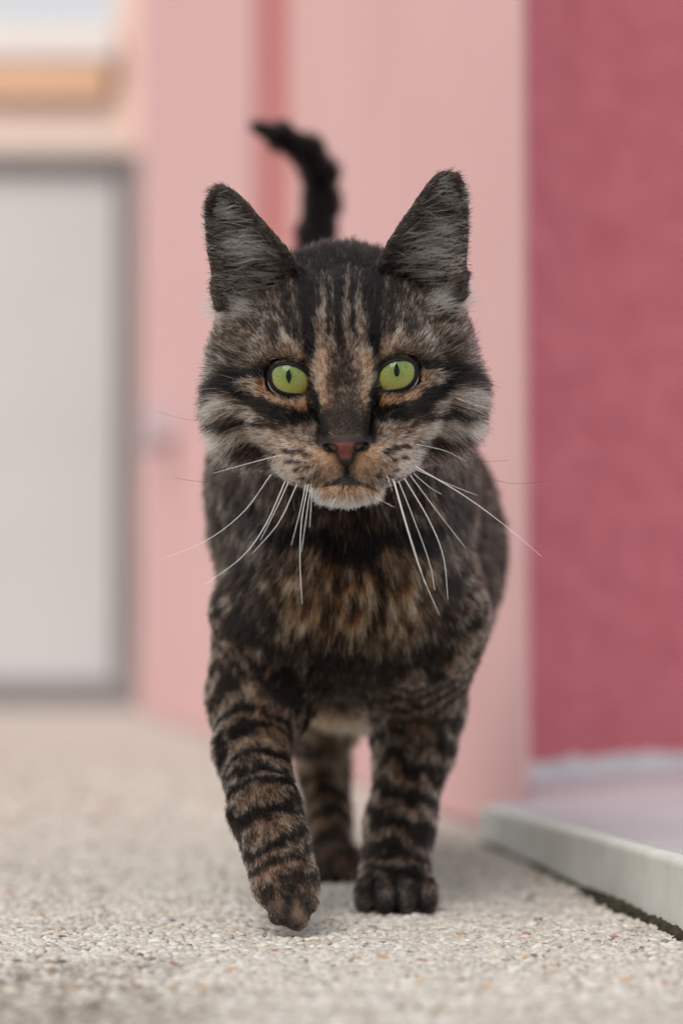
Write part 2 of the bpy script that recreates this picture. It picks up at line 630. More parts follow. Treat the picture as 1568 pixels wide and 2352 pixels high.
HX = hw([[1, 0, 0]])[0] - hw([[0, 0, 0]])[0]
HY = By
HZ = hw([[0, 0, 1]])[0] - hw([[0, 0, 0]])[0]
HR = np.stack([unit(HX), unit(HY), unit(HZ)])      # rows: head axes in world

# region ids
HEAD, EAR, NECK, BODY, LEGA, LEGB, HINDA, HINDB, TAIL = range(9)
RN = ['head_fur', 'ear_fur', 'chest_fur', 'body_fur', 'front_leg_fur', 'front_leg_fur', 'hind_leg_fur', 'hind_leg_fur', 'tail_fur']
prims = []          # (kind, data, blend, region, subtract)


def ell(c, r, k=8.0, reg=BODY, rot=None, head=False, sub=False):
    c = hw(c)[0] if head else np.asarray(c, float)
    R = HR if head else (np.eye(3) if rot is None else rot)
    prims.append(('e', (c, np.asarray(r, float), R), k, reg, sub))


def hell(c, r, k=7.0, both=False, sub=False):
    ell(c, r, k, HEAD, head=True, sub=sub)
    if both:
        ell((-c[0], c[1], c[2]), r, k, HEAD, head=True, sub=sub)


def cone(a, b, r1, r2, k=8.0, reg=BODY, head=False):
    if head:
        a, b = hw(a)[0], hw(b)[0]
    prims.append(('c', (np.asarray(a, float), np.asarray(b, float), r1, r2), k, reg, False))


def pdist(pr, P):
    kind, d = pr[0], pr[1]
    if kind == 'e':
        c, r, R = d
        q = (P - c) @ R.T
        k0 = np.linalg.norm(q / r, axis=1)
        k1 = np.linalg.norm(q / (r * r), axis=1)
        return k0 * (k0 - 1) / np.maximum(k1, 1e-6)
    if kind == 'c':
        a, b, r1, r2 = d
        ab = b - a
        t = np.clip(((P - a) @ ab) / (ab @ ab), 0, 1)
        return np.linalg.norm(P - a - t[:, None] * ab, axis=1) - (r1 + t * (r2 - r1))
    pts, r = d
    out = np.empty(len(P))
    p2 = (pts ** 2).sum(1)
    for i in range(0, len(P), 4000):
        q = P[i:i + 4000]
        dd = (q ** 2).sum(1)[:, None] + p2[None] - 2 * q @ pts.T
        out[i:i + 4000] = np.sqrt(np.maximum(dd.min(1), 0))
    return out - r


def pbox(pr):
    kind, d = pr[0], pr[1]
    if kind == 'e':
        e = np.abs(d[2].T) @ d[1]
        return d[0] - e, d[0] + e
    if kind == 'c':
        m_ = max(d[2], d[3])
        return np.minimum(d[0], d[1]) - m_, np.maximum(d[0], d[1]) + m_
    return d[0].min(0) - d[1], d[0].max(0) + d[1]


# ---- torso
cone(hw((0, 66, -4))[0], (4, 1168, 204), 37, 54, 22, NECK)
ell((4, 1168, 180), (54, 62, 76), 20, NECK)
ell((-2, 1182, 214), (56, 60, 48), 20, NECK)
ell((-19, 1172, 186), (39, 46, 58), 18, NECK)
ell((3, 1122, 166), (44, 36, 50), 20, NECK)
ell((26, 1285, 178), (58, 95, 76), 26, BODY)
ell((16, 1400, 186), (54, 90, 66), 26, BODY)
ell((0, 1490, 192), (48, 58, 60), 24, BODY)
ell((8, 1300, 112), (38, 80, 28), 20, BODY)
# ---- planted front leg (viewer's right)
JB = [W(948, 1420, 1.150), W(950, 1620, 1.205), W(950, 1720, 1.192), W(918, 1900, 1.172), W(908, 1990, 1.166), W(908, 2050, 1.158)]
RB = [36, 21, 17.2, 14.2, 13.4, 14.0]
for i in range(5):
    cone(JB[i], JB[i + 1], RB[i], RB[i + 1], 9 if i > 1 else 16, LEGB)
pc = W(908, 2070, 1.150)
pc[2] = 12.5
ell(pc, (17, 20, 11), 6, LEGB)
for dx_, dy_, r_ in ((-13.6, -10, 6.8), (-4.8, -16, 7.4), (4.6, -16.5, 7.4), (13.4, -11, 6.8)):
    ell((pc[0] + dx_ * 1.08, pc[1] + dy_ - 2, 9.0), (r_ * 0.76, r_ * 1.35, 8.6), 1.2, LEGB)
# ---- lifted front leg (viewer's left)
JA = [W(648, 1440, 1.140), W(598, 1600, 1.150), W(578, 1720, 1.115), W(607, 1860, 1.068), W(636, 1950, 1.052), W(656, 2030, 1.042), W(672, 2085, 1.036)]
RA = [34, 21, 15.0, 13.3, 12.6, 12.4, 7.0]
for i in range(6):
    cone(JA[i], JA[i + 1], RA[i], RA[i + 1], 8 if i > 1 else 16, LEGA)
TOES = []
for X_, Y_, D_, r_ in ((611, 2040, 1.040, 5.2), (641, 2098, 1.032, 5.5), (682, 2111, 1.031, 5.5), (708, 2072, 1.036, 5.1)):
    t0_, t1_ = W(X_ * 0.6 + 662 * 0.4, Y_ - 55, D_ + 0.005), W(X_, Y_, D_)
    TOES.append((t0_, t1_))
    cone(t0_, t1_, 5.0, r_ * 0.92, 1.6, LEGA)
cone(W(672, 2080, 1.036), W(680, 2108, 1.035), 7.0, 4.0, 4, LEGA)
# ---- hind leg stepping forward (viewer's left)
KH = [np.array([-24, 1455, 186.0]), W(728, 1655, 1.33), W(742, 1760, 1.40), W(760, 1960, 1.335)]
cone(KH[0], KH[1], 38, 20, 18, HINDA)
cone(KH[1], KH[2], 18, 13, 10, HINDA)
cone(KH[2], KH[3], 13.0, 11.0, 8, HINDA)
hp = W(771, 2010, 1.305)
hp[2] = 11.5
ell(hp, (14, 21, 10), 7, HINDA)
for dx_ in (-9.5, -3.2, 3.2, 9.5):
    ell((hp[0] + dx_, hp[1] - 15 + abs(dx_) * 0.4, 8.0), (5.2, 8.5, 7.2), 2.5, HINDA)
# ---- hind leg pushing off (hidden mostly behind the planted leg)
KB = [np.array([32, 1470, 186.0]), np.array([40, 1440, 112.0]), np.array([40, 1545, 78.0]), np.array([38, 1505, 16.0])]
cone(KB[0], KB[1], 38, 20, 18, HINDB)
cone(KB[1], KB[2], 18, 12, 10, HINDB)
cone(KB[2], KB[3], 12, 10, 8, HINDB)
ell((38, 1492, 11), (14, 22, 10), 7, HINDB)
# ---- tail
JT = [np.array([-2, 1525, 222.0]), W(716, 640, 1.56), W(724, 545, 1.568), W(738, 470, 1.568), W(735, 405, 1.562), W(708, 352, 1.555), W(655, 320, 1.55), W(600, 300, 1.545)]
RT = [15, 9.5, 8.6, 8.4, 8.0, 7.2, 5.8, 2.8]
for i in range(7):
    cone(JT[i], JT[i + 1], RT[i], RT[i + 1], 5 if i else 14, TAIL)

# ---- head
hell((0, 46, 11), (46, 44, 34.5), 8)
hell((0, 68, 25), (36, 34, 30), 12)
hell((32, 40, -10), (24, 26, 26), 10, True)
hell((37, 50, 17), (15, 22, 18), 10, True)
hell((0, 56, -16), (42, 36, 28), 12)
cone((0, 12, 14), (0, -8, -20), 14.5, 9.5, 8, HEAD, True)
hell((11.5, -3.5, -35.5), (13.5, 14.5, 9.2), 4, True)
hell((20, 10, -30), (12, 14, 11), 8, True)
hell((0, -6.5, -46.6), (14, 10.5, 6.6), 4)
hell((0, 20, -36), (26, 24, 13), 9)
hell((20, 15, 15), (16, 12, 9), 8, True)
hell((22.5, 14.5, 0), (17, 12, 14), 8, True)
hell((19, 10.5, 10.5), (11, 9.5, 5), 4, True)
hell((24, 13, -16), (15, 12.5, 12), 8, True)
hell((0, -15.5, -26.5), (7.5, 5, 5.5), 4)
# ---- ears: a dished shell traced by sample points
EARS = []


def ear_surface(s, tweak):
    """inner (nose side) edge, outer edge, lofted with a scooped middle; s = -1 or 1"""
    A = np.array([[16.0, 33, 42], [22.0, 27, 53.0], [28.5, 23.5, 61.5], [38, 22.5, 74], [43.5, 23, 79.8], [47.6, 23, 82]], float)
    B = np.array([[50, 31, 30], [53, 32, 42], [54.6, 32, 55], [55.2, 30, 66], [54.8, 26, 74.5], [51.4, 23, 81]], float)
    A, B = A + tweak[0], B + tweak[1]
    v = np.linspace(0, 1, 54)
    t = np.linspace(0, 1, 6)
    a = np.stack([np.interp(v, t, A[:, k]) for k in range(3)], 1)
    b = np.stack([np.interp(v, t, B[:, k]) for k in range(3)], 1)
    for q_ in (a, b):
        for _ in range(6):
            q_[1:-1] = (q_[:-2] + 2 * q_[1:-1] + q_[2:]) / 4
    u = np.linspace(0, 1, 44)
    S = a[:, None] * (1 - u)[None, :, None] + b[:, None] * u[None, :, None]
    scoop = 12.5 * np.sin(math.pi * u ** 0.85)[None] * (1 - 0.75 * v ** 1.5)[:, None]
    S[:, :, 1] += scoop
    S[:, :, 0] *= s
    return S


TWL = {-1: (np.linspace([-1.2, 0, 0], [0.6, 0, -0.6], 6), np.linspace([-1.2, 0, 0], [-0.4, 0, -0.8], 6)),
       1: (np.linspace([-1.4, 0, 0], [-2.2, 0, 1.6], 6), np.linspace([-1.2, 0, 0], [-0.9, 0, 1.6], 6))}
for s in (-1, 1):
    S = ear_surface(s, TWL[s])
    Pw = hw(S.reshape(-1, 3))
    EARS.append((s, S, Pw))
    prims.append(('p', (Pw, 1.65), 3.0, EAR, False))
# small skin fold at the outer foot of each ear
for s in (-1, 1):
    cone((s * 53.5, 31, 41), (s * 51, 27, 31), 1.7, 2.2, 2.0, EAR, True)
# sockets and mouth line
EYE_L = [(-22.3, 10.4, -0.2), (22.3, 10.4, -0.2)]
for c_ in EYE_L:
    hell(c_, (11.5, 11.5, 11.5), 1.5, sub=True)
for sgn in (-1, 1):
    prims.append(('c', (hw((0, -17.5, -41.5))[0], hw((sgn * 8.5, -14, -44.6))[0], 1.0, 0.8), 1.2, HEAD, True))


def surface_nets(F, lo, h):
    """closed-surface mesh of the zero level of F (negative inside); returns verts, quads"""
    nx_, ny_, nz_ = F.shape
    ins = F < 0
    cnt = np.zeros((nx_ - 1, ny_ - 1, nz_ - 1), np.int8)
    for i in (0, 1):
        for j in (0, 1):
            for k in (0, 1):
                cnt += ins[i:nx_ - 1 + i, j:ny_ - 1 + j, k:nz_ - 1 + k]
    act = np.argwhere((cnt > 0) & (cnt < 8))
    idx = np.full(cnt.shape, -1, np.int32)
    idx[tuple(act.T)] = np.arange(len(act))
    acc = np.zeros((len(act), 3))
    num = np.zeros(len(act))
    corners = [(i, j, k) for i in (0, 1) for j in (0, 1) for k in (0, 1)]
    val = {c: F[act[:, 0] + c[0], act[:, 1] + c[1], act[:, 2] + c[2]] for c in corners}
    for c in corners:
        for ax in range(3):
            if c[ax] == 0:
                c2_ = list(c)
                c2_[ax] = 1
                c2_ = tuple(c2_)
                f0, f1 = val[c], val[c2_]
                x = (f0 < 0) != (f1 < 0)
                t = np.where(x, f0 / np.where(x, f0 - f1, 1), 0)
                p = np.array(c, float)[None].repeat(len(act), 0)
                p[:, ax] += t
                acc[x] += p[x]
                num[x] += 1
    verts = lo + h * (act + acc / num[:, None])
    quads = []
    for ax in range(3):
        o1, o2 = [(1, 2), (2, 0), (0, 1)][ax]
        sl0 = [slice(None)] * 3
        sl1 = [slice(None)] * 3
        sl0[ax], sl1[ax] = slice(0, -1), slice(1, None)
        a0, a1 = ins[tuple(sl0)], ins[tuple(sl1)]
        e = np.argwhere(a0 != a1)
        e = e[(e[:, o1] > 0) & (e[:, o2] > 0) & (e[:, o1] < F.shape[o1] - 1) & (e[:, o2] < F.shape[o2] - 1)]
        flip = a0[tuple(e.T)]
        q4 = []
        for d1, d2 in ((1, 1), (0, 1), (0, 0), (1, 0)):
            c = e.copy()
            c[:, o1] -= d1
            c[:, o2] -= d2
            q4.append(idx[tuple(c.T)])
        q4 = np.stack(q4, 1)
        q4[~flip] = q4[~flip][:, ::-1]
        quads.append(q4)
    return verts, np.concatenate(quads)


def build_field(prs, lo, hi, h):
    n = np.ceil((hi - lo) / h).astype(int) + 1
    F = np.full(n, 60.0, np.float32)
    for pr in prs:
        a, b = pbox(pr)
        mrg = pr[2] * 1.0 + 3 * h + 5
        i0 = np.clip(np.floor((a - mrg - lo) / h).astype(int), 0, n)
        i1 = np.clip(np.ceil((b + mrg - lo) / h).astype(int) + 1, 0, n)
        if (i1 <= i0).any():
            continue
        g = np.stack(np.meshgrid(*[lo[k] + h * np.arange(i0[k], i1[k]) for k in range(3)], indexing='ij'), -1)
        dd = pdist(pr, g.reshape(-1, 3)).reshape(g.shape[:3]).astype(np.float32)
        sl = tuple(slice(i0[k], i1[k]) for k in range(3))
        f = F[sl]
        k_ = pr[2]
        if pr[4]:
            g2 = -dd
            hh = np.maximum(k_ - np.abs(f - g2), 0) / k_
            F[sl] = np.maximum(f, g2) + hh * hh * k_ * 0.25
        else:
            hh = np.maximum(k_ - np.abs(f - dd), 0) / k_
            F[sl] = np.minimum(f, dd) - hh * hh * k_ * 0.25
    return F


los = np.min([pbox(p)[0] for p in prims], 0) - 14
his = np.max([pbox(p)[1] for p in prims], 0) + 14
HSTEP = 1.8
Fd = build_field(prims, los, his, HSTEP)
BV, BQ = surface_nets(Fd, los, HSTEP)
del Fd
cat = empty('cat', (0.0, 1.2, 0.0))
tag(cat, 'brown tabby cat with green eyes walking forward with one front paw lifted', 'cat')
ORG = np.array([0.0, 1200.0, 0.0])
toM = lambda p: (np.asarray(p) - ORG) / 1000.0
bme = mesh_np('body', toM(BV), quads=BQ)
nv = np.empty(len(bme.vertices) * 3, np.float32)
bme.vertices.foreach_get('normal', nv)
BN = nv.reshape(-1, 3).astype(float)

# ---- per vertex region weights, limb coordinate
regd = np.full((9, len(BV)), 99.0)
for pr in prims:
    if pr[4]:
        continue
    a, b = pbox(pr)
    s_ = ((BV > a - 25) & (BV < b + 25)).all(1)
    if s_.any():
        regd[pr[3], s_] = np.minimum(regd[pr[3], s_], pdist(pr, BV[s_]))
RW = np.exp(-np.maximum(regd + 2, 0) / np.array([4, 1.2, 6, 6, 4, 4, 5, 5, 3])[:, None])
RW /= RW.sum(0) + 1e-9


def limb(P, J):
    """distance travelled along a jointed limb and its direction there"""
    best = np.full(len(P), 1e9)
    s = np.zeros(len(P))
    dr = np.zeros((len(P), 3))
    cum = 0.0
    for i in range(len(J) - 1):
        ab = J[i + 1] - J[i]
        L = np.linalg.norm(ab)
        t = np.clip(((P - J[i]) @ ab) / L ** 2, 0, 1)
        dd = np.linalg.norm(P - J[i] - t[:, None] * ab, axis=1)
        m_ = dd < best
        best[m_] = dd[m_]
        s[m_] = cum + t[m_] * L
        dr[m_] = ab / L
        cum += L
    return s, dr


LIMBS = {LEGA: JA, LEGB: JB, HINDA: KH, HINDB: KB, TAIL: JT}


def flow_field(P, RWp):
    """direction the coat lies in, blended over the regions"""
    hl = wh(P)
    f = hl - np.array([0, -16, -25])
    f[:, 1] += 4
    side = sstep(30, 48, np.abs(hl[:, 0])) * sstep(14, -6, hl[:, 2])
    f[:, 2] -= side * 34
    f[:, 1] += side * 10
    low = sstep(-38, -46, hl[:, 2])
    f[:, 1] += low * 16
    brow = sstep(2, 12, hl[:, 2]) * sstep(22, 10, np.abs(np.abs(hl[:, 0]) - 18))
    f[:, 2] += brow * 22
    f = unit(f) @ HR
    out = f * RWp[HEAD][:, None]
    hs = np.sign(hl[:, 0])
    ef = np.stack([hs * 0.55, 0.05 + 0 * hs, 0.8 + 0 * hs], 1)
    out += unit(ef) @ HR * RWp[EAR][:, None]
    nf = np.stack([np.clip((P[:, 0] - 4) / 90, -0.5, 0.5), 0.1 + 0 * hs, -1 + 0 * hs], 1)
    back = sstep(1150, 1210, P[:, 1])
    nf[:, 1] += back * 1.6
    out += unit(nf) * RWp[NECK][:, None]
    bf = np.stack([0 * hs, 1 + 0 * hs, -0.45 + 0 * hs], 1)
    out += unit(bf) * RWp[BODY][:, None]
    for r_, J in LIMBS.items():
        s_ = RWp[r_] > 0.01
        if s_.any():
            _, dr = limb(P[s_], J)
            if r_ in (LEGA, LEGB, HINDA, HINDB):
                dr = unit(dr + np.array([0, 0.22, 0]))
            out[s_] += dr * RWp[r_][s_][:, None]
    return unit(out)


def seg_mask(x, z, pts, w0, w1=None):
    """soft mask of a stroke through pts, half width from w0 to w1 (mm)"""
    w1 = w0 if w1 is None else w1
    best = np.zeros(len(x))
    n_ = len(pts) - 1
    for i in range(n_):
        ax_, az_ = pts[i]
        bx_, bz_ = pts[i + 1]
        dx_, dz_ = bx_ - ax_, bz_ - az_
        t = np.clip(((x - ax_) * dx_ + (z - az_) * dz_) / (dx_ * dx_ + dz_ * dz_ + 1e-9), 0, 1)
        d_ = np.hypot(x - ax_ - t * dx_, z - az_ - t * dz_)
        w = w0 + (w1 - w0) * (i + t) / n_
        best = np.maximum(best, sstep(1.35, 0.65, d_ / w))
    return best


def blob(x, z, cx, cz, rx, rz):
    return sstep(1.3, 0.6, np.hypot((x - cx) / rx, (z - cz) / rz))


def head_coat(P):
    """lightness 0..1 and warmth 0..1 of the head fur from the tabby markings"""
    h = wh(P)
    wx = (vnoise(h / 4.0, 1) - 0.5) * 2.4
    wz = (vnoise(h / 4.0, 2) - 0.5) * 2.4
    x0, z = h[:, 0] + wx * 0.7, h[:, 2] + wz
    x = np.abs(x0)
    nz_ = vnoise(h / 3.2, 3)
    L = np.full(len(P), 0.34)
    Wm = np.full(len(P), 0.52)

    def lay(mask, l, w, a=1.0):
        nonlocal L, Wm
        mk = mask * a
        L = L * (1 - mk) + l * mk
        Wm = Wm * (1 - mk) + w * mk
    # broad fields
    lay(sstep(38, 52, x) * sstep(22, 8, z), 0.34, 0.3)                       # grey cheeks and temples
    lay(blob(x, z, 30, 16, 15, 7), 0.45, 0.45)                                # ticked tan above the eye
    lay(blob(x, z, 37, 25, 9, 6), 0.38, 0.3)
    lay(blob(x, z, 24, 19, 8, 4), 0.16, 0.2, 0.8)
    lay(blob(x, z, 0, 20, 12, 26), 0.50, 0.45)                                # forehead between the M bars
    lay(seg_mask(x, z, [(13.2, 9), (13.5, 25), (15, 44)], 2.0, 4.0), 0.03, 0.1)   # M bars
    lay(seg_mask(x, z, [(20, 24), (24, 36), (27, 46)], 1.8, 3.2), 0.10, 0.2, 0.8)
    lay(seg_mask(x0, z, [(-0.6, 6), (-1.0, 24), (0, 44)], 1.2, 2.4), 0.04, 0.1)
    lay(seg_mask(x, z, [(5.2, 16), (4.6, 30), (6.5, 44)], 0.7, 2.0), 0.07, 0.1, 0.9)
    lay(seg_mask(x, z, [(9.3, 26), (10, 44)], 0.6, 1.8), 0.08, 0.1, 0.8)
    lay(sstep(38, 46, z) * sstep(24, 14, x), 0.05, 0.05, 0.92)                # black crown
    lay(sstep(24, 34, z) * sstep(28, 40, x), 0.30, 0.25, 0.8)
    lay(seg_mask(x, z, [(17.5, 8), (20.5, 13), (25, 18)], 1.6), 0.72, 0.35, 0.8)    # pale brow hairs
    # bridge
    lay(seg_mask(x, z, [(9.5, 8), (9.6, -2), (8.8, -10)], 2.9, 2.0), 0.64, 0.75)
    lay(seg_mask(x0, z, [(0, 6), (0, -14)], 4.2, 5.4), 0.26, 0.6)
    lay(blob(x, z, 0, -19, 8.5, 6), 0.16, 0.7)
    # around the eye
    lay(seg_mask(x, z, [(14, -9), (19, -12.2), (28, -10.5), (34, -4), (37, 1)], 2.6, 3.2), 0.60, 0.85)
    lay(seg_mask(x, z, [(33, -5), (39, -2.5)], 3.2), 0.55, 0.75)
    lay(seg_mask(x, z, [(29.5, 3.4), (44, 1.5), (58, -7)], 1.7, 2.3), 0.03, 0.1)         # corner stripe
    lay(seg_mask(x, z, [(16.5, -17.5), (24, -16), (33, -12.5), (44, -4.5)], 3.4, 3.2), 0.04, 0.1)
    lay(seg_mask(x, z, [(12.5, -9), (11.5, -16), (9.5, -22)], 2.6), 0.05, 0.1)
    # cheeks
    lay(seg_mask(x, z, [(38, -14.5), (45, -8), (51, -11)], 2.6, 3.4), 0.60, 0.5)
    lay(seg_mask(x, z, [(31, -19.5), (42, -17), (53, -15.5)], 0.9), 0.06, 0.1, 0.9)
    lay(seg_mask(x, z, [(30, -25), (38, -22.5), (50, -21)], 3.6, 3.2), 0.70, 0.6)
    lay(seg_mask(x, z, [(36, -29), (46, -24)], 1.5), 0.16, 0.3, 0.8)
    lay(blob(x, z, 36, -36, 10, 6), 0.36, 0.5, 0.8)
    # muzzle
    lay(blob(x, z, 19, -25, 9, 5.5), 0.50, 0.45)
    lay(blob(x, z, 14, -36, 14, 8), 0.66, 0.68)
    lay(blob(x, z, 25, -35, 5, 8), 0.80, 0.5)
    lay(seg_mask(x, z, [(9.5, -19), (9.0, -27)], 2.4), 0.06, 0.3)
    for px_, pz_, r_ in ((20, -31.2, 1.1), (24, -30.5, 1.1), (16.5, -32, 1.0), (19, -35, 0.9), (23, -34.5, 1.0), (15, -36.5, 0.8), (20, -38.6, 0.9), (13, -40.5, 0.8), (17, -42, 0.8)):
        lay(blob(x, z, px_, pz_, r_ * 1.9, r_), 0.06, 0.2, 0.85)
    lay(seg_mask(x, z, [(0, -36), (0, -42.5)], 1.0), 0.06, 0.3)
    lay(sstep(-44.8, -46.6, z) * sstep(23, 15, x), 0.74, 0.62)
    lay(sstep(-50, -52.5, z) * sstep(22, 14, x), 0.96, 0.3)
    lay(seg_mask(x, z, [(0, -42.6), (5, -44.8), (10, -46.2)], 1.1, 0.5), 0.03, 0.3)
    lay(blob(x0, z, 0, -44.6, 4.5, 1.6), 0.05, 0.4)
    L = np.clip(L + (nz_ - 0.5) * 0.16, 0, 1)
    # behind the face: dark nape
    bk = sstep(50, 66, h[:, 1])
    L = L * (1 - bk) + 0.14 * bk
    Wm = Wm * (1 - bk) + 0.1 * bk
    return L, Wm


def body_coat(P, RWp):
    x, y, z = P.T
    n1_ = vnoise(P / 9.0, 4)
    streak = vnoise(np.stack([x / 1.9, y / 5, z / 6.5], 1), 5)
    xx = x + (n1_ - 0.5) * 14
    zz = z + (vnoise(P / 9.0, 6) - 0.5) * 14
    L = 0.25 + (streak - 0.5) * 0.5
    Wm = np.full(len(P), 0.42)

    def lay(mask, l, w, a=1.0):
        nonlocal L, Wm
        mk = mask * a
        L = L * (1 - mk) + l * mk
        Wm = Wm * (1 - mk) + w * mk
    front = sstep(1250, 1200, y)
    band = np.sin(y / 8.5 + 3.0 * n1_ + z / 60)
    lay(sstep(0.15, 0.6, band) * (1 - front), 0.05, 0.1, 0.85)
    lay(front * blob(xx, zz, 4, 152, 46, 25), 0.46 + (streak - 0.5) * 1.3, 1.0, 0.97)
    lay(front * blob(xx, zz, 3, 111, 34, 20), 0.07 + (streak - 0.5) * 0.25, 0.4, 0.85)
    lay(front * seg_mask(xx, zz, [(-30, 196), (5, 188), (40, 196)], 6.5), 0.30 + (streak - 0.5) * 0.4, 0.7, 0.8)
    lay(front * seg_mask(xx, zz, [(-46, 196), (-26, 180), (5, 173), (34, 178), (54, 194)], 5.5), 0.03, 0.1, 0.95)
    lay(front * seg_mask(xx, zz, [(-50, 172), (-33, 155), (-30, 138)], 4.0), 0.06, 0.2, 0.85)
    lay(front * seg_mask(xx, zz, [(50, 160), (62, 146)], 5.0), 0.05, 0.2, 0.85)
    lay(front * seg_mask(xx, zz, [(-56, 143), (-44, 138), (-28, 139)], 2.6), 0.05, 0.2, 0.8)
    lay(front * seg_mask(xx, zz, [(-56, 150), (-42, 147)], 3.4), 0.46, 0.35, 0.8)
    lay(front * seg_mask(xx, zz, [(-30, 118), (-27, 100)], 7.0), 0.03, 0.1, 0.9)
    # belly and inner thigh
    bel = sstep(104, 88, z) * sstep(1190, 1230, y)
    lay(bel, 0.88 + (streak - 0.5) * 0.3, 0.85)
    # legs
    for r_, J in LIMBS.items():
        w = RWp[r_]
        s_ = w > 0.02
        if not s_.any():
            continue
        p = P[s_]
        sl, _ = limb(p, J)
        nn = vnoise(p / 7.0, 7)
        n2 = vnoise(p / 16.0, 8)
        if r_ == TAIL:
            l_ = 0.06 + (vnoise(p / 6.0, 2) - 0.5) * 0.1
            w_ = 0 * sl + 0.1
        else:
            lam = 13.5 if r_ in (LEGA, LEGB) else 19.0
            ph = (sl + (nn - 0.5) * 8 + (n2 - 0.5) * 17 + 0.25 * np.abs(p[:, 0] - (np.array(J)[1:5, 0].mean()))) / lam * 2 * math.pi
            bnd = sstep(-0.15, 0.3, np.sin(ph)) * sstep(0.06, 0.26, vnoise(p / 5.0, 12)) * 0.96
            dark = 0.03
            lt = 0.52 + (vnoise(p / 3.0, 9) - 0.5) * 0.4
            l_ = lt * (1 - bnd) + dark * bnd
            w_ = 0.48 + (n2 - 0.5) * 0.35
            foot = sstep(26, 15, p[:, 2])
            if r_ in (LEGB, HINDA, HINDB):
                l_ = l_ * (1 - foot) + (0.28 + 0.5 * (nn - 0.5)) * foot
                if r_ == LEGB:
                    for g_ in (-9.8, 0.0, 9.8):
                        gap = np.exp(-((p[:, 0] - pc[0] - g_) / 1.5) ** 2) * foot
                        l_ = l_ * (1 - 0.9 * gap)
                w_ = w_ * (1 - 0.6 * foot)
            if r_ == LEGA:
                toe = sstep(165, 190, sl)
                l_ = l_ * (1 - toe) + (0.50 + 0.5 * (nn - 0.5)) * toe
                dt = np.stack([pdist(('c', (t0_, t1_, 0, 0)), p) for t0_, t1_ in TOES], 1)
                dt.sort(axis=1)
                l_ = l_ * (1 - 0.95 * np.exp(-((dt[:, 1] - dt[:, 0]) / 2.6) ** 2) * sstep(174, 186, sl))
            if r_ == HINDA:
                lite = sstep(75, 90, p[:, 2])
                l_ = l_ * (1 - lite) + (0.62 + (nn - 0.5) * 0.5) * lite
                w_ = np.maximum(w_, 0.65)
        L[s_] = L[s_] * (1 - w[s_]) + l_ * w[s_]
        Wm[s_] = Wm[s_] * (1 - w[s_]) + w_ * w[s_]
    return np.clip(L, 0.01, 1), np.clip(Wm, 0, 1)


def coat(P, RWp):
    Lh, Wh = head_coat(P)
    Lb, Wb = body_coat(P, RWp)
    w = np.clip(RWp[HEAD] + RWp[EAR], 0, 1)
    w = sstep(0.35, 0.75, w)
    return Lh * w + Lb * (1 - w), Wh * w + Wb * (1 - w)


RAMP_T = [0, 0.2, 0.4, 0.6, 0.8, 1.0]
RAMP_N = np.array([(.0035, .0033, .0036), (.020, .017, .0155), (.10, .082, .067), (.32, .27, .215), (.70, .63, .53), (.97, .95, .90)])
RAMP_W = np.array([(.005, .0035, .003), (.034, .017, .009), (.17, .074, .028), (.44, .21, .075), (.76, .47, .235), (.97, .86, .65)])


def palette(L, Wm):
    a = np.stack([np.interp(L, RAMP_T, RAMP_N[:, k]) for k in range(3)], 1)
    b_ = np.stack([np.interp(L, RAMP_T, RAMP_W[:, k]) for k in range(3)], 1)
    return a * (1 - Wm[:, None]) + b_ * Wm[:, None]


hlv = wh(BV)
Lv, Wv = coat(BV, RW)
skin = palette(np.clip(Lv * 0.75, 0, 1), Wv)
earv = RW[EAR] > 0.5
inner_ear = earv & ((BN @ By) < 0.1)
skin[inner_ear] = (0.032, 0.021, 0.017)
for c_ in EYE_L:
    nearv = (np.hypot((hlv[:, 0] - c_[0]) / 9.6, (hlv[:, 2] - c_[2]) / 8.4) < 1.05) & (hlv[:, 1] < 26)
    skin[nearv] = (0.012, 0.010, 0.010)
point_color(bme, skin)

m, nt, b = new_mat('cat_skin')
at = N(nt, 'ShaderNodeAttribute', attribute_name='coat')
nt.links.new(at.outputs['Color'], b.inputs['Base Color'])
b.inputs['Roughness'].default_value = 0.8
M_skin = m
link('body', bme, cat, M_skin)

m, nt, b = new_mat('cat_fur')
nt.nodes.remove(b)
hb = N(nt, 'ShaderNodeBsdfHairPrincipled')
hb.parametrization = 'COLOR'
at = N(nt, 'ShaderNodeAttribute', attribute_name='coat')
nt.links.new(at.outputs['Color'], hb.inputs['Color'])
hb.inputs['Roughness'].default_value = 0.42
hb.inputs['Radial Roughness'].default_value = 0.6
hb.inputs['IOR'].default_value = 1.22
nt.links.new(hb.outputs[0], nt.nodes['Material Output'].inputs['Surface'])
M_fur = m

# ---- roots
tri = np.concatenate([BQ[:, [0, 1, 2]], BQ[:, [0, 2, 3]]])
ta, tb, tc_ = BV[tri[:, 0]], BV[tri[:, 1]], BV[tri[:, 2]]
fn = np.cross(tb - ta, tc_ - ta)
area = 0.5 * np.linalg.norm(fn, axis=1)
cen = (ta + tb + tc_) / 3
fnu = unit(fn)
RWf = (RW[:, tri[:, 0]] + RW[:, tri[:, 1]] + RW[:, tri[:, 2]]) / 3
hc_ = wh(cen)
view = unit(np.array([0, 0, CAM_H * 1000.0]) - cen)
face = (fnu * view).sum(1)
DENS = np.array([3.8, 3.2, 1.9, 1.0, 3.2, 3.2, 1.3, 0.7, 1.6])
dens = (RWf * DENS[:, None]).sum(0)
dens *= np.where(face < -0.25, 0.28, 1.0)
dens *= np.where((hc_[:, 1] > 70) & (RWf[HEAD] > 0.4), 0.5, 1.0)
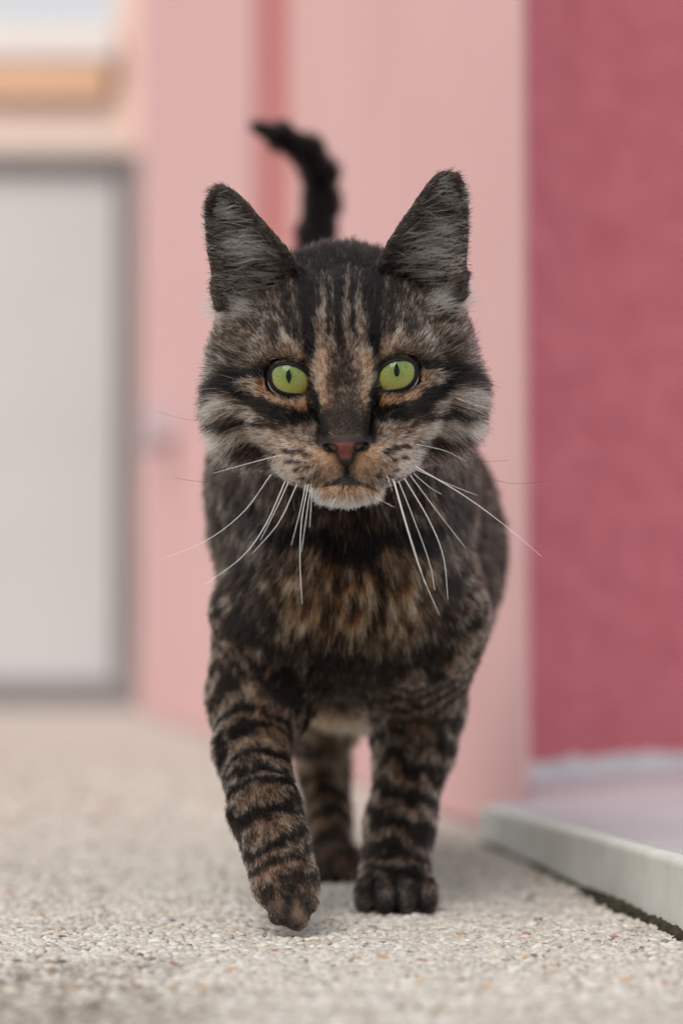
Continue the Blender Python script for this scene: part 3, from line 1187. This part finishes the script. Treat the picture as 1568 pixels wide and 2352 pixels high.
# no fur on the eyes and the nose leather
for c_ in EYE_L:
    up_ = hc_[:, 2] > c_[2]
    rr = np.hypot((hc_[:, 0] - c_[0]) / 8.4, (hc_[:, 2] - c_[2]) / np.where(up_, 5.7, 7.0))
    dens *= np.where((rr < 1.0) & (hc_[:, 1] < 30), 0, 1)
ax_ = np.abs(hc_[:, 0])
nose_zone = (hc_[:, 1] < 2) & (hc_[:, 2] < -24.2) & (hc_[:, 2] > -36.5) & (ax_ < 9.8 - np.maximum(0, (-29 - hc_[:, 2])) * 0.95)
dens *= np.where(nose_zone, 0, 1)
inner_f = (RWf[EAR] > 0.45) & (fnu @ By < 0.15)
dens *= np.where(inner_f, 0.5, 1)
dens *= np.where(cen[:, 2] < 1.5, 0, 1)
prob = area * dens
NF = int(prob.sum())
cum = np.cumsum(prob)
fi = np.searchsorted(cum, rng.random(NF) * cum[-1])
r1, r2 = rng.random(NF), rng.random(NF)
sw = r1 + r2 > 1
r1[sw], r2[sw] = 1 - r1[sw], 1 - r2[sw]
w3 = np.stack([1 - r1 - r2, r1, r2], 1)
RP = ta[fi] * w3[:, :1] + tb[fi] * w3[:, 1:2] + tc_[fi] * w3[:, 2:]
RNm = unit(BN[tri[fi, 0]] * w3[:, :1] + BN[tri[fi, 1]] * w3[:, 1:2] + BN[tri[fi, 2]] * w3[:, 2:])
RWr = RWf[:, fi]
inner_r = inner_f[fi]
hr = wh(RP)


def noisevec(P, s):
    return np.stack([vnoise(P, s), vnoise(P, s + 1), vnoise(P, s + 2)], 1) * 2 - 1


K = 6


def grow(P, Nn, F, Ln, lift, clump, rnd, droop=0.0):
    """strand points (N,K,3): leave the skin tilted by lift, bend over to lie along F"""
    n = len(P)
    F = unit(F - (F * Nn).sum(1, keepdims=True) * Nn)
    j = noisevec(P / 4.2, 21) * clump[:, None] + rng.normal(0, 1, (n, 3)) * rnd[:, None]
    pts = np.empty((n, K, 3))
    p = P - Nn * 0.25
    pts[:, 0] = p
    for k in range(1, K):
        t = k / (K - 1)
        d_ = Nn * (lift * (1.15 - 0.95 * t))[:, None] + F * (0.55 + 0.45 * t) + j * (0.35 + 0.75 * t)
        d_[:, 2] -= droop * t
        p = p + unit(d_) * (Ln / (K - 1))[:, None]
        pts[:, k] = p
    return pts


def curves_obj(name, pts, rad_, cols, parent, mat):
    n, k = pts.shape[:2]
    cv = bpy.data.hair_curves.new(name)
    cv.add_curves([k] * n)
    cv.attributes['position'].data.foreach_set('vector', toM(pts).astype(np.float32).ravel()) if 'position' in cv.attributes else None
    ra = cv.attributes.get('radius') or cv.attributes.new('radius', 'FLOAT', 'POINT')
    ra.data.foreach_set('value', (rad_ / 1000.0).astype(np.float32).ravel())
    ca = cv.attributes.new('coat', 'FLOAT_COLOR', 'POINT')
    c = np.ones((n, k, 4), np.float32)
    c[:, :, :3] = cols
    ca.data.foreach_set('color', c.ravel())
    o = bpy.data.objects.new(name, cv)
    COL.objects.link(o)
    cv.materials.append(mat)
    o.parent = parent
    o['kind'] = 'stuff'
    return o


# ---- lengths, lift, thickness by region and place
LEN = np.array([6.0, 2.0, 9.5, 10.5, 5.6, 5.4, 7.5, 7.5, 10.0])
Ln = (RWr * LEN[:, None]).sum(0)
hx, hy, hz = np.abs(hr[:, 0]), hr[:, 1], hr[:, 2]
hl_ = 3.2 + 0 * hx
hl_ += 2.6 * sstep(10, 34, hz)
hl_ += 9.0 * sstep(30, 50, hx) * sstep(22, 4, hz)
hl_ += 4.0 * sstep(20, 40, hx) * sstep(-14, -30, hz)
hl_ += 3.4 * sstep(-44, -50, hz)
hl_ += 5.0 * sstep(30, 60, hy)
hl_ -= 1.5 * sstep(-2, -14, hz) * sstep(12, 5, hx)
Ln = Ln - RWr[HEAD] * 6.0 + RWr[HEAD] * hl_
foot = sstep(24, 12, RP[:, 2])
Ln = Ln * (1 - 0.58 * foot)
la_s, _ = limb(RP, JA)
Ln = np.where((RWr[LEGA] > 0.5) & (la_s > 145), Ln * 0.62, Ln)
Ln *= rng.uniform(0.72, 1.2, NF)
lift = (RWr * np.array([0.40, 0.10, 0.36, 0.34, 0.32, 0.32, 0.35, 0.35, 0.42])[:, None]).sum(0) + rng.uniform(-0.1, 0.12, NF)
lift += 0.2 * RWr[HEAD] * sstep(36, 50, hx)
clump = (RWr * np.array([0.20, 0.15, 0.26, 0.28, 0.22, 0.22, 0.3, 0.3, 0.34])[:, None]).sum(0)
rnd_ = (RWr * np.array([0.13, 0.15, 0.13, 0.13, 0.12, 0.12, 0.13, 0.13, 0.16])[:, None]).sum(0)
flow = flow_field(RP, RWr)
# ear hair: outside lies towards the tip, inside sweeps across the cup to the outer rim
sgn = np.sign(hr[:, 0])
insw = unit(np.stack([sgn * 1.0, -0.25 + 0 * sgn, 0.16 + rng.normal(0, 0.16, NF)], 1)) @ HR
flow[inner_r] = insw[inner_r]
Ln = np.where(inner_r, rng.uniform(2.0, 4.0, NF), Ln)
rt = (RWr * np.array([0.12, 0.10, 0.17, 0.19, 0.14, 0.14, 0.17, 0.19, 0.2])[:, None]).sum(0)
L0, W0 = coat(RP, RWr)
# ears outside: dark with tan rim hairs
eo = (RWr[EAR] > 0.45) & ~inner_r
L0 = np.where(eo, 0.28 + 0.22 * rng.random(NF), L0)
W0 = np.where(eo, 0.8, W0)
L0 = np.where(inner_r, np.where(rng.random(NF) < 0.25, 0.55 + 0.25 * rng.random(NF), 0.04 + 0.15 * rng.random(NF)), L0)
W0 = np.where(inner_r, 0.25, W0)
# ticking: each hair is dark at the root, many carry a pale band near the tip
cl_ = 0.62 * rng.random(NF) + 0.38 * sstep(0.25, 0.75, vnoise(RP / 1.0, 17))
pl = np.interp(L0, [0, 0.08, 0.2, 0.36, 0.5, 0.7, 0.9], [0, 0.03, 0.14, 0.32, 0.50, 0.74, 0.96])
lightp = cl_ < pl * np.where(RWr[HEAD] > 0.5, 0.95, 0.80) + 0.05 * (pl > 0.1)
Lt = np.where(lightp, np.where(RWr[HEAD] > 0.5, 0.64 + 0.40 * L0, 0.46 + 0.42 * L0), 0.03 + 0.42 * L0) + rng.normal(0, 0.05, NF)
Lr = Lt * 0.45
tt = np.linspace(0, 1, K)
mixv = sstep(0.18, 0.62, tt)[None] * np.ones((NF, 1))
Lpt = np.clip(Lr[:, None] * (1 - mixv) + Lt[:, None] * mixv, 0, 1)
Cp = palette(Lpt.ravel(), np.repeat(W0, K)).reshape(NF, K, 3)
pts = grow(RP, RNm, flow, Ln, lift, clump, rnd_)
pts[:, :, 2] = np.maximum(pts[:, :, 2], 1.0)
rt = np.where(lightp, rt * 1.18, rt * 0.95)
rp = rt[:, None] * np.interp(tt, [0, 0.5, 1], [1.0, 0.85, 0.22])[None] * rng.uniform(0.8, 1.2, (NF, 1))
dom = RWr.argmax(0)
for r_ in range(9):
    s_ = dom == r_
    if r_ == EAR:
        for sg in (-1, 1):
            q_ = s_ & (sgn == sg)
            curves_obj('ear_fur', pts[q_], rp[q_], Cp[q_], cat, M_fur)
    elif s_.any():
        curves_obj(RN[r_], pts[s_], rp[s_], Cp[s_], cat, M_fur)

# ---- long pale furnishings across each ear and tufts at its base
for s, S, Pw in EARS:
    nvv, nuu = S.shape[:2]
    n = 800
    v = rng.beta(1.25, 1.6, n) * 0.88
    u = rng.beta(1.4, 1.2, n) * 0.92 + 0.06
    iv = np.clip((v * (nvv - 1)).astype(int), 0, nvv - 2)
    iu = np.clip((u * (nuu - 1)).astype(int), 0, nuu - 2)
    P0 = hw(S[iv, iu] + rng.normal(0, 0.3, (n, 3)))
    P0 = P0 - By * 3.4
    wide = np.linalg.norm(S[iv, -1] - S[iv, 0], axis=1)
    dirs = unit(np.stack([s * np.ones(n), rng.normal(-0.30, 0.12, n), rng.normal(0.10, 0.20, n)], 1)) @ HR
    Lg = np.minimum(rng.uniform(0.22, 0.55, n) * wide, (0.98 - u) * wide + 2.5)
    nn_ = np.tile(-By, (n, 1))
    g = grow(P0, nn_, dirs, Lg, rng.uniform(0.25, 0.6, n), np.full(n, 0.28), np.full(n, 0.10))
    stripe = vnoise(np.stack([u * 2.2, v * 13, np.full(n, s * 3.0)], 1), 13)
    bright = rng.random(n) < 0.38 + 0.5 * sstep(0.35, 0.6, stripe)
    l_ = np.where(bright, rng.uniform(0.82, 1.0, n), rng.uniform(0.06, 0.32, n))
    w_ = rng.uniform(0.05, 0.4, n) + 0.35 * (v < 0.25)
    c = palette(np.repeat(l_, K), np.clip(np.repeat(w_, K), 0, 1)).reshape(n, K, 3)
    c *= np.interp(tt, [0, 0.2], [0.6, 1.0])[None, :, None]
    rr_ = np.where(bright, 0.22, 0.12)[:, None] * np.interp(tt, [0, 0.5, 1], [1, 0.9, 0.25])[None] * rng.uniform(0.7, 1.2, (n, 1))
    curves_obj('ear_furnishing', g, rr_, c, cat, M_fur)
    # wispy hairs at the tip of the ear
    n = 70
    v = rng.uniform(0.9, 1.0, n)
    u = rng.uniform(0, 1, n)
    P0 = hw(S[(v * (nvv - 1)).astype(int), (u * (nuu - 1)).astype(int)])
    dirs = unit(np.stack([s * rng.normal(0.35, 0.3, n), rng.normal(0.0, 0.2, n), np.ones(n)], 1)) @ HR
    g = grow(P0, np.tile(HR[2], (n, 1)), dirs, rng.uniform(2.5, 6.5, n), rng.uniform(0.5, 0.9, n), np.full(n, 0.3), np.full(n, 0.15))
    c = palette(np.full(n * K, 0.2), np.full(n * K, 0.6)).reshape(n, K, 3)
    curves_obj('ear_tip_hair', g, 0.10 * np.interp(tt, [0, 0.5, 1], [1, 0.9, 0.25])[None] * np.ones((n, 1)), c, cat, M_fur)
    # white tuft below the ear
    n = 420
    base = np.stack([s * rng.uniform(33, 50, n), rng.uniform(20, 30, n), rng.normal(32.0, 3.2, n)], 1)
    P0 = hw(base)
    # pull to the skin by marching along the view direction
    for _ in range(14):
        dd = np.full(n, 99.0)
        for pr in prims:
            if pr[3] == HEAD and not pr[4]:
                dd = np.minimum(dd, pdist(pr, P0))
        P0 = P0 + By * np.clip(dd, -3, 3)[:, None] * 0.8
    dirs = unit(np.stack([s * np.ones(n), rng.normal(0.05, 0.1, n), rng.normal(0.22, 0.16, n)], 1)) @ HR
    g = grow(P0, np.tile(-By, (n, 1)), dirs, rng.uniform(7, 15, n), rng.uniform(0.3, 0.6, n), np.full(n, 0.25), np.full(n, 0.12))
    l_ = np.clip(rng.normal(0.80, 0.1, n), 0.4, 0.97)
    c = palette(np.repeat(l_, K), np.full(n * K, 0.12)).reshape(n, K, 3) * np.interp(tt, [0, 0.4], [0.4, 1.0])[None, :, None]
    rr_ = 0.115 * np.interp(tt, [0, 0.5, 1], [1, 0.9, 0.25])[None] * rng.uniform(0.7, 1.2, (n, 1))
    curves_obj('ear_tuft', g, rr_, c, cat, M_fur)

# ---- nose leather
NH = 0.55


def npr(c, r, sub=False, k=2.0):
    return ('e', (np.array(c, float), np.array(r, float), np.eye(3)), k, 0, sub)


nps = [npr((0, 0, 0), (5.6, 4.6, 4.0)), npr((5.0, 1.8, -0.2), (4.0, 4.2, 2.9)), npr((-5.0, 1.8, -0.2), (4.0, 4.2, 2.9)),
       npr((0, 1.0, -4.5), (2.9, 3.4, 4.2)), npr((0, 2.9, 3.0), (5.6, 4.4, 3.6)),
       npr((4.7, -2.2, -1.3), (1.9, 3.2, 1.35), True, 0.8), npr((-4.7, -2.2, -1.3), (1.9, 3.2, 1.35), True, 0.8),
       npr((6.9, -0.6, -0.2), (1.6, 2.8, 0.8), True, 0.8), npr((-6.9, -0.6, -0.2), (1.6, 2.8, 0.8), True, 0.8),
       ('c', (np.array([0, -4.3, -1.5]), np.array([0, -3.2, -9.0]), 0.45, 0.6), 0.8, 0, True)]
lo_, hi_ = np.array([-11, -7, -11.0]), np.array([11, 9, 11.0])
Fn = build_field(nps, lo_, hi_, NH)
NV, NQ = surface_nets(Fn, lo_, NH)
NOSE_C = np.array([0, -17.6, -28.6])
NV = NV * np.array([1.12, 1.1, 1.06])
nme = mesh_np('nose', toM(hw(NV + NOSE_C)), quads=NQ)
x_, y_, z_ = (NV / np.array([1.12, 1.1, 1.06])).T
nc = np.tile(np.array([0.020, 0.016, 0.017]), (len(NV), 1))
pk = sstep(4.4, 2.4, np.abs(x_ + 0.4) * (1 + 0.13 * np.maximum(0, -1 - z_))) * sstep(1.6, 0.2, z_) * sstep(-6.4, -4.6, z_)
pk = np.clip(pk + 0.8 * blob(x_, z_, -3.4, -0.1, 2.6, 0.9), 0, 1)
nc = nc * (1 - pk[:, None]) + np.array([0.14, 0.042, 0.036]) * pk[:, None]
br = sstep(0.8, 3.0, z_) * sstep(6, 2, np.abs(x_))
nc = nc * (1 - br[:, None]) + np.array([0.045, 0.026, 0.024]) * br[:, None]
deep = blob(np.abs(x_), z_, 5.0, -1.3, 2.1, 1.5)
nc *= (1 - 0.85 * deep)[:, None]
point_color(nme, nc)
m, nt, b = new_mat('nose_leather')
at = N(nt, 'ShaderNodeAttribute', attribute_name='coat')
nt.links.new(at.outputs['Color'], b.inputs['Base Color'])
vo = N(nt, 'ShaderNodeTexVoronoi')
set_in(vo, Scale=1500.0)
tc = N(nt, 'ShaderNodeTexCoord')
bp = N(nt, 'ShaderNodeBump')
set_in(bp, Strength=0.35, Distance=0.0004)
nt.links.new(tc.outputs['Object'], vo.inputs['Vector'])
nt.links.new(vo.outputs['Distance'], bp.inputs['Height'])
nt.links.new(bp.outputs[0], b.inputs['Normal'])
b.inputs['Roughness'].default_value = 0.62
b.inputs['Specular IOR Level'].default_value = 0.22
link('nose', nme, cat, m)

# ---- eyes
m, nt, b = new_mat('eye_iris')
tc = N(nt, 'ShaderNodeTexCoord')
sx = N(nt, 'ShaderNodeSeparateXYZ')
nt.links.new(tc.outputs['Object'], sx.inputs[0])
vl = N(nt, 'ShaderNodeVectorMath', operation='MULTIPLY')
vl.inputs[1].default_value = (1, 0, 1)
nt.links.new(tc.outputs['Object'], vl.inputs[0])
ln = N(nt, 'ShaderNodeVectorMath', operation='LENGTH')
nt.links.new(vl.outputs[0], ln.inputs[0])
mr = N(nt, 'ShaderNodeMapRange')
set_in(mr, From_Min=0.0012, From_Max=0.0094)
nt.links.new(ln.outputs['Value'], mr.inputs['Value'])
cr = N(nt, 'ShaderNodeValToRGB')
els = cr.color_ramp.elements
els[0].position, els[0].color = 0.0, (0.19, 0.25, 0.07, 1)
els[1].position, els[1].color = 1.0, (0.05, 0.035, 0.012, 1)
for p_, c_ in ((0.35, (0.275, 0.31, 0.10, 1)), (0.68, (0.33, 0.345, 0.115, 1)), (0.82, (0.34, 0.30, 0.08, 1)), (0.92, (0.18, 0.10, 0.03, 1))):
    e = els.new(p_)
    e.color = c_
nt.links.new(mr.outputs[0], cr.inputs[0])
# radial fibres: noise over the angle round the pupil
an = N(nt, 'ShaderNodeMath', operation='ARCTAN2')
nt.links.new(sx.outputs[0], an.inputs[0])
nt.links.new(sx.outputs[2], an.inputs[1])
cx_ = N(nt, 'ShaderNodeCombineXYZ')
ml = N(nt, 'ShaderNodeMath', operation='MULTIPLY')
ml.inputs[1].default_value = 7.0
nt.links.new(an.outputs[0], ml.inputs[0])
nt.links.new(ml.outputs[0], cx_.inputs[0])
m2 = N(nt, 'ShaderNodeMath', operation='MULTIPLY')
m2.inputs[1].default_value = 320.0
nt.links.new(ln.outputs['Value'], m2.inputs[0])
nt.links.new(m2.outputs[0], cx_.inputs[1])
n1 = N(nt, 'ShaderNodeTexNoise')
set_in(n1, Scale=1.6, Detail=5.0, Roughness=0.65)
nt.links.new(cx_.outputs[0], n1.inputs['Vector'])
c3 = N(nt, 'ShaderNodeValToRGB')
c3.color_ramp.elements[0].position = 0.32
c3.color_ramp.elements[0].color = (0.58, 0.55, 0.42, 1)
c3.color_ramp.elements[1].position = 0.62
c3.color_ramp.elements[1].color = (1.05, 1.05, 1.05, 1)
nt.links.new(n1.outputs['Fac'], c3.inputs[0])
mx = N(nt, 'ShaderNodeMix', data_type='RGBA', blend_type='MULTIPLY')
mx.inputs['Factor'].default_value = 1.0
nt.links.new(cr.outputs[0], mx.inputs['A'])
nt.links.new(c3.outputs[0], mx.inputs['B'])
# upper iris greener, with the lid's shadow painted in; the lower yellower
zr = N(nt, 'ShaderNodeMapRange')
set_in(zr, From_Min=-0.006, From_Max=0.006)
nt.links.new(sx.outputs[2], zr.inputs['Value'])
zc = N(nt, 'ShaderNodeMix', data_type='RGBA')
zc.inputs['A'].default_value = (1.22, 1.08, 0.95, 1)
zc.inputs['B'].default_value = (0.40, 0.64, 0.66, 1)
nt.links.new(zr.outputs[0], zc.inputs['Factor'])
mz = N(nt, 'ShaderNodeMix', data_type='RGBA', blend_type='MULTIPLY')
mz.inputs['Factor'].default_value = 1.0
nt.links.new(mx.outputs['Result'], mz.inputs['A'])
nt.links.new(zc.outputs['Result'], mz.inputs['B'])
nt.links.new(mz.outputs['Result'], b.inputs['Base Color'])
b.inputs['Roughness'].default_value = 0.6
b.inputs['Specular IOR Level'].default_value = 0.05
M_iris = m
m, nt, b = new_mat('eye_pupil')
b.inputs['Base Color'].default_value = (0.004, 0.004, 0.004, 1)
b.inputs['Specular IOR Level'].default_value = 0.0
b.inputs['Roughness'].default_value = 0.5
M_pupil = m
m, nt, b = new_mat('eye_rim')
b.inputs['Base Color'].default_value = (0.010, 0.008, 0.008, 1)
b.inputs['Roughness'].default_value = 0.5
b.inputs['Specular IOR Level'].default_value = 0.12
M_lid = m
m, nt, b = new_mat('eye_cornea')
nt.nodes.remove(b)
tr = N(nt, 'ShaderNodeBsdfTransparent')
gl = N(nt, 'ShaderNodeBsdfGlossy')
gl.inputs['Roughness'].default_value = 0.03
fr = N(nt, 'ShaderNodeFresnel')
fr.inputs['IOR'].default_value = 1.38
ms = N(nt, 'ShaderNodeMixShader')
hf = N(nt, 'ShaderNodeMath', operation='MULTIPLY')
hf.inputs[1].default_value = 0.7
nt.links.new(fr.outputs[0], hf.inputs[0])
nt.links.new(hf.outputs[0], ms.inputs[0])
nt.links.new(tr.outputs[0], ms.inputs[1])
nt.links.new(gl.outputs[0], ms.inputs[2])
nt.links.new(ms.outputs[0], nt.nodes['Material Output'].inputs['Surface'])
M_cor = m


def cap(name, fr_, nr=14, na=48):
    """cap-like sheet: fr_(radius 0..1, angle) -> local mm (x, y, z)"""
    V = [fr_(0, 0)]
    for i in range(1, nr + 1):
        for j in range(na):
            V.append(fr_(i / nr, 2 * math.pi * j / na))
    T = [(0, 1 + (j + 1) % na, 1 + j) for j in range(na)]
    Q = []
    for i in range(nr - 1):
        for j in range(na):
            a_, b_ = 1 + i * na + j, 1 + i * na + (j + 1) % na
            Q.append((a_, b_, b_ + na, a_ + na))
    return mesh_np(name, np.array(V, float) / 1000.0, quads=Q, tris=T)


def eye_loop(th, s, grow_=0.0):
    """opening of the lids, local x (towards the outer corner positive) and z, mm"""
    c, s_ = math.cos(th), math.sin(th)
    x = 7.6 * abs(c) ** 0.88 * (1 if c >= 0 else -1)
    z = (5.3 if s_ > 0 else 6.4) * abs(s_) ** 0.92 * (1 if s_ >= 0 else -1)
    z += (0.19 if s_ > 0 else 0.12) * x                                   # outer corner higher
    inn = max(0.0, math.cos(th - rad(212))) ** 8     # tear duct
    x -= 2.4 * inn
    z -= 2.0 * inn
    l_ = math.hypot(x, z)
    return x * (1 + grow_ / l_), z * (1 + grow_ / l_)


HRm = HR
for (ex, ey, ez), pz in zip(EYE_L, (0.7, 1.1)):
    s = 1 if ex > 0 else -1
    ec = hw((ex, ey, ez))[0]
    eo_ = empty('eye', toM(ec))
    eo_.parent = cat
    from mathutils import Matrix
    eo_.rotation_euler = Matrix(HRm.T.tolist()).to_euler()
    px_ = -0.3 if s < 0 else -0.1
    # eyeball behind the iris
    V, F = ico(3)
    link('eyeball', mesh_np('eyeball', V * 0.0095, tris=F), eo_, M_lid)
    gz_ = pz * 0.35

    def f_iris(r, a):
        R = 9.9 * r
        x, z = R * math.cos(a), R * math.sin(a)
        return (x, -math.sqrt(10.75 ** 2 - R * R), z)
    io = link('iris', cap('iris', f_iris, 16, 64), eo_, M_iris)
    io.location = (0, 0, 0)

    def f_pupil(r, a):
        zz_ = 3.2 * r * math.sin(a)
        xx_ = 1.2 * r * math.cos(a) * (1 - (abs(zz_) / 3.2) ** 1.6 * 0.55)
        return (xx_, -math.sqrt(10.83 ** 2 - xx_ * xx_ - zz_ * zz_), zz_)
    po = link('pupil', cap('pupil', f_pupil, 6, 40), eo_, M_pupil)
    po.location = (px_ * 0.001, -0.0001, pz * 0.001)

    def f_cor(r, a):
        R = 9.3 * r
        bul = 0.0 * max(0, 1 - (r / 0.85) ** 2)
        return (R * math.cos(a), -math.sqrt(11.15 ** 2 - R * R) - bul, R * math.sin(a))
    link('cornea', cap('cornea', f_cor, 16, 64), eo_, M_cor)
    # lids: a rolled band round the opening
    rings = []
    NA = 72
    for gro, rr_, push in ((-0.1, 11.22, 0.0), (0.2, 11.5, 0.0), (0.6, 11.65, 0.05), (1.2, 11.65, 0.15), (2.0, 11.5, 0.85), (3.2, 11.4, 1.9), (4.4, 11.4, 3.6)):
        ring = []
        for j in range(NA):
            x, z = eye_loop(2 * math.pi * j / NA, s, gro)
            R2 = x * x + z * z
            y = -math.sqrt(max(rr_ * rr_ - R2, 4)) + push
            ring.append((x * s, y, z))
        rings.append(ring)
    V = np.array(rings).reshape(-1, 3) / 1000
    Q = []
    for i in range(len(rings) - 1):
        for j in range(NA):
            a_, b_ = i * NA + j, i * NA + (j + 1) % NA
            q4 = (a_, a_ + NA, b_ + NA, b_)
            Q.append(q4 if s > 0 else q4[::-1])
    link('eyelid', mesh_np('eyelid', V, quads=Q), eo_, M_lid)

# ---- whiskers: one thin tapered mesh each, traced at the depth where they stand
m, nt, b = new_mat('white_whisker')
b.inputs['Base Color'].default_value = (0.85, 0.84, 0.82, 1)
b.inputs['Roughness'].default_value = 0.35
M_wh = m
m, nt, b = new_mat('dark_whisker')
b.inputs['Base Color'].default_value = (0.03, 0.022, 0.02, 1)
b.inputs['Roughness'].default_value = 0.4
M_wd = m
WH = [
    ([(622, 1090), (560, 1175), (475, 1241), (372, 1285)], 0, 0.26, 0.0, 0.02), ([(655, 1105), (610, 1205), (555, 1280), (470, 1343)], 0, 0.29, 0, -0.01),
    ([(662, 1108), (636, 1165), (598, 1241)], 0, 0.24, 0, -0.012), ([(682, 1112), (640, 1200), (579, 1272)], 0, 0.25, 0, -0.01),
    ([(702, 1112), (690, 1170), (669, 1252)], 0, 0.21, 0, -0.012), ([(708, 1112), (692, 1200), (689, 1300), (694, 1388)], 0, 0.27, 0, -0.015),
    ([(714, 1112), (703, 1190), (692, 1268)], 0, 0.2, 0, -0.015), ([(716, 1120), (714, 1165), (711, 1210)], 0, 0.18, 0, -0.015),
    ([(645, 1045), (580, 1062), (490, 1087)], 0, 0.22, 0, 0.012), ([(655, 1052), (560, 1092), (470, 1106), (402, 1098)], 1, 0.17, 0, 0.01),
    ([(650, 1080), (605, 1118), (570, 1170)], 1, 0.17, 0, 0.0), ([(475, 966), (420, 962), (360, 944)], 1, 0.13, 0.03, 0.03),
    ([(955, 1072), (1060, 1135), (1150, 1200), (1243, 1278)], 0, 0.29, 0, 0.0), ([(902, 1100), (930, 1200), (965, 1310), (1008, 1412)], 0, 0.28, 0, -0.015),
    ([(915, 1105), (945, 1180), (985, 1290), (998, 1356)], 0, 0.22, 0, -0.012), ([(905, 1105), (935, 1210), (976, 1342)], 0, 0.23, 0, -0.012),
    ([(928, 1098), (985, 1195), (1018, 1280), (1028, 1377)], 0, 0.28, 0, -0.012), ([(942, 1092), (1000, 1170), (1068, 1258)], 0, 0.2, 0, -0.006),
    ([(955, 1078), (1030, 1112), (1096, 1138)], 0, 0.18, 0, 0.002), ([(950, 1088), (985, 1118), (1013, 1135)], 0, 0.16, 0, 0.0),
    ([(940, 1030), (1000, 1030), (1080, 1050)], 1, 0.15, 0, 0.01), ([(945, 1038), (1010, 1052), (1080, 1060), (1165, 1058)], 1, 0.15, 0, 0.02),
    ([(1050, 1070), (1150, 1106), (1210, 1110), (1272, 1100)], 1, 0.16, 0.03, 0.03), ([(955, 1020), (1020, 1035), (1070, 1060)], 0, 0.16, 0, 0.01),
    ([(1050, 915), (1090, 931), (1132, 938)], 0, 0.17, 0.02, 0.02), ([(888, 1092), (895, 1110), (900, 1128)], 0, 0.14, -0.01, -0.012),
    ([(860, 1140), (880, 1152), (905, 1165)], 0, 0.12, -0.01, -0.01), ([(770, 1145), (762, 1160), (756, 1172)], 0, 0.14, -0.01, -0.01),
    ([(630, 850), (585, 800), (560, 740)], 1, 0.12, 0.0, 0.0), ([(950, 840), (1000, 790), (1030, 735)], 1, 0.12, 0.0, 0.0),
]


def tube(P, r0, r1, ns=6):
    P = np.array(P)
    n = len(P)
    T = unit(np.gradient(P, axis=0))
    up = np.array([0.1, 0.9, 0.2])
    A = unit(np.cross(T, up))
    Bq = np.cross(T, A)
    r = np.linspace(1, 0, n) ** 0.7 * (r0 - r1) + r1
    th = np.arange(ns) * 2 * math.pi / ns
    V = P[:, None] + r[:, None, None] * (np.cos(th)[None, :, None] * A[:, None] + np.sin(th)[None, :, None] * Bq[:, None])
    Q = [(i * ns + j, i * ns + (j + 1) % ns, (i + 1) * ns + (j + 1) % ns, (i + 1) * ns + j) for i in range(n - 1) for j in range(ns)]
    return V.reshape(-1, 3), Q


def bez(P, n=14):
    P = np.array(P, float)
    t = np.linspace(0, len(P) - 1, n)
    out = []
    Pp = np.vstack([2 * P[0] - P[1], P, 2 * P[-1] - P[-2]])
    for q_ in t:
        i = min(int(q_), len(P) - 2)
        f = q_ - i
        a, b_, c, d_ = Pp[i], Pp[i + 1], Pp[i + 2], Pp[i + 3]
        out.append(0.5 * (2 * b_ + (c - a) * f + (2 * a - 5 * b_ + 4 * c - d_) * f * f + (3 * b_ - a - 3 * c + d_) * f ** 3))
    return np.array(out)


for pts_, dk, r0, d0, d1 in WH:
    pts_ = [(x, y) for x, y in pts_]
    C2 = bez([(x, y, 0) for x, y in pts_])
    n_ = len(C2)
    base_d = 1.000 if abs(pts_[0][0] - 797) < 200 and pts_[0][1] > 1000 else 1.010
    P3 = [W(C2[i, 0], C2[i, 1], base_d + d0 + (d1) * (i / (n_ - 1)) ** 1.2) for i in range(n_)]
    V, Q = tube(P3, r0 * 0.54, 0.05)
    link('whisker', mesh_np('whisker', toM(V), quads=Q), cat, M_wd if dk else M_wh)
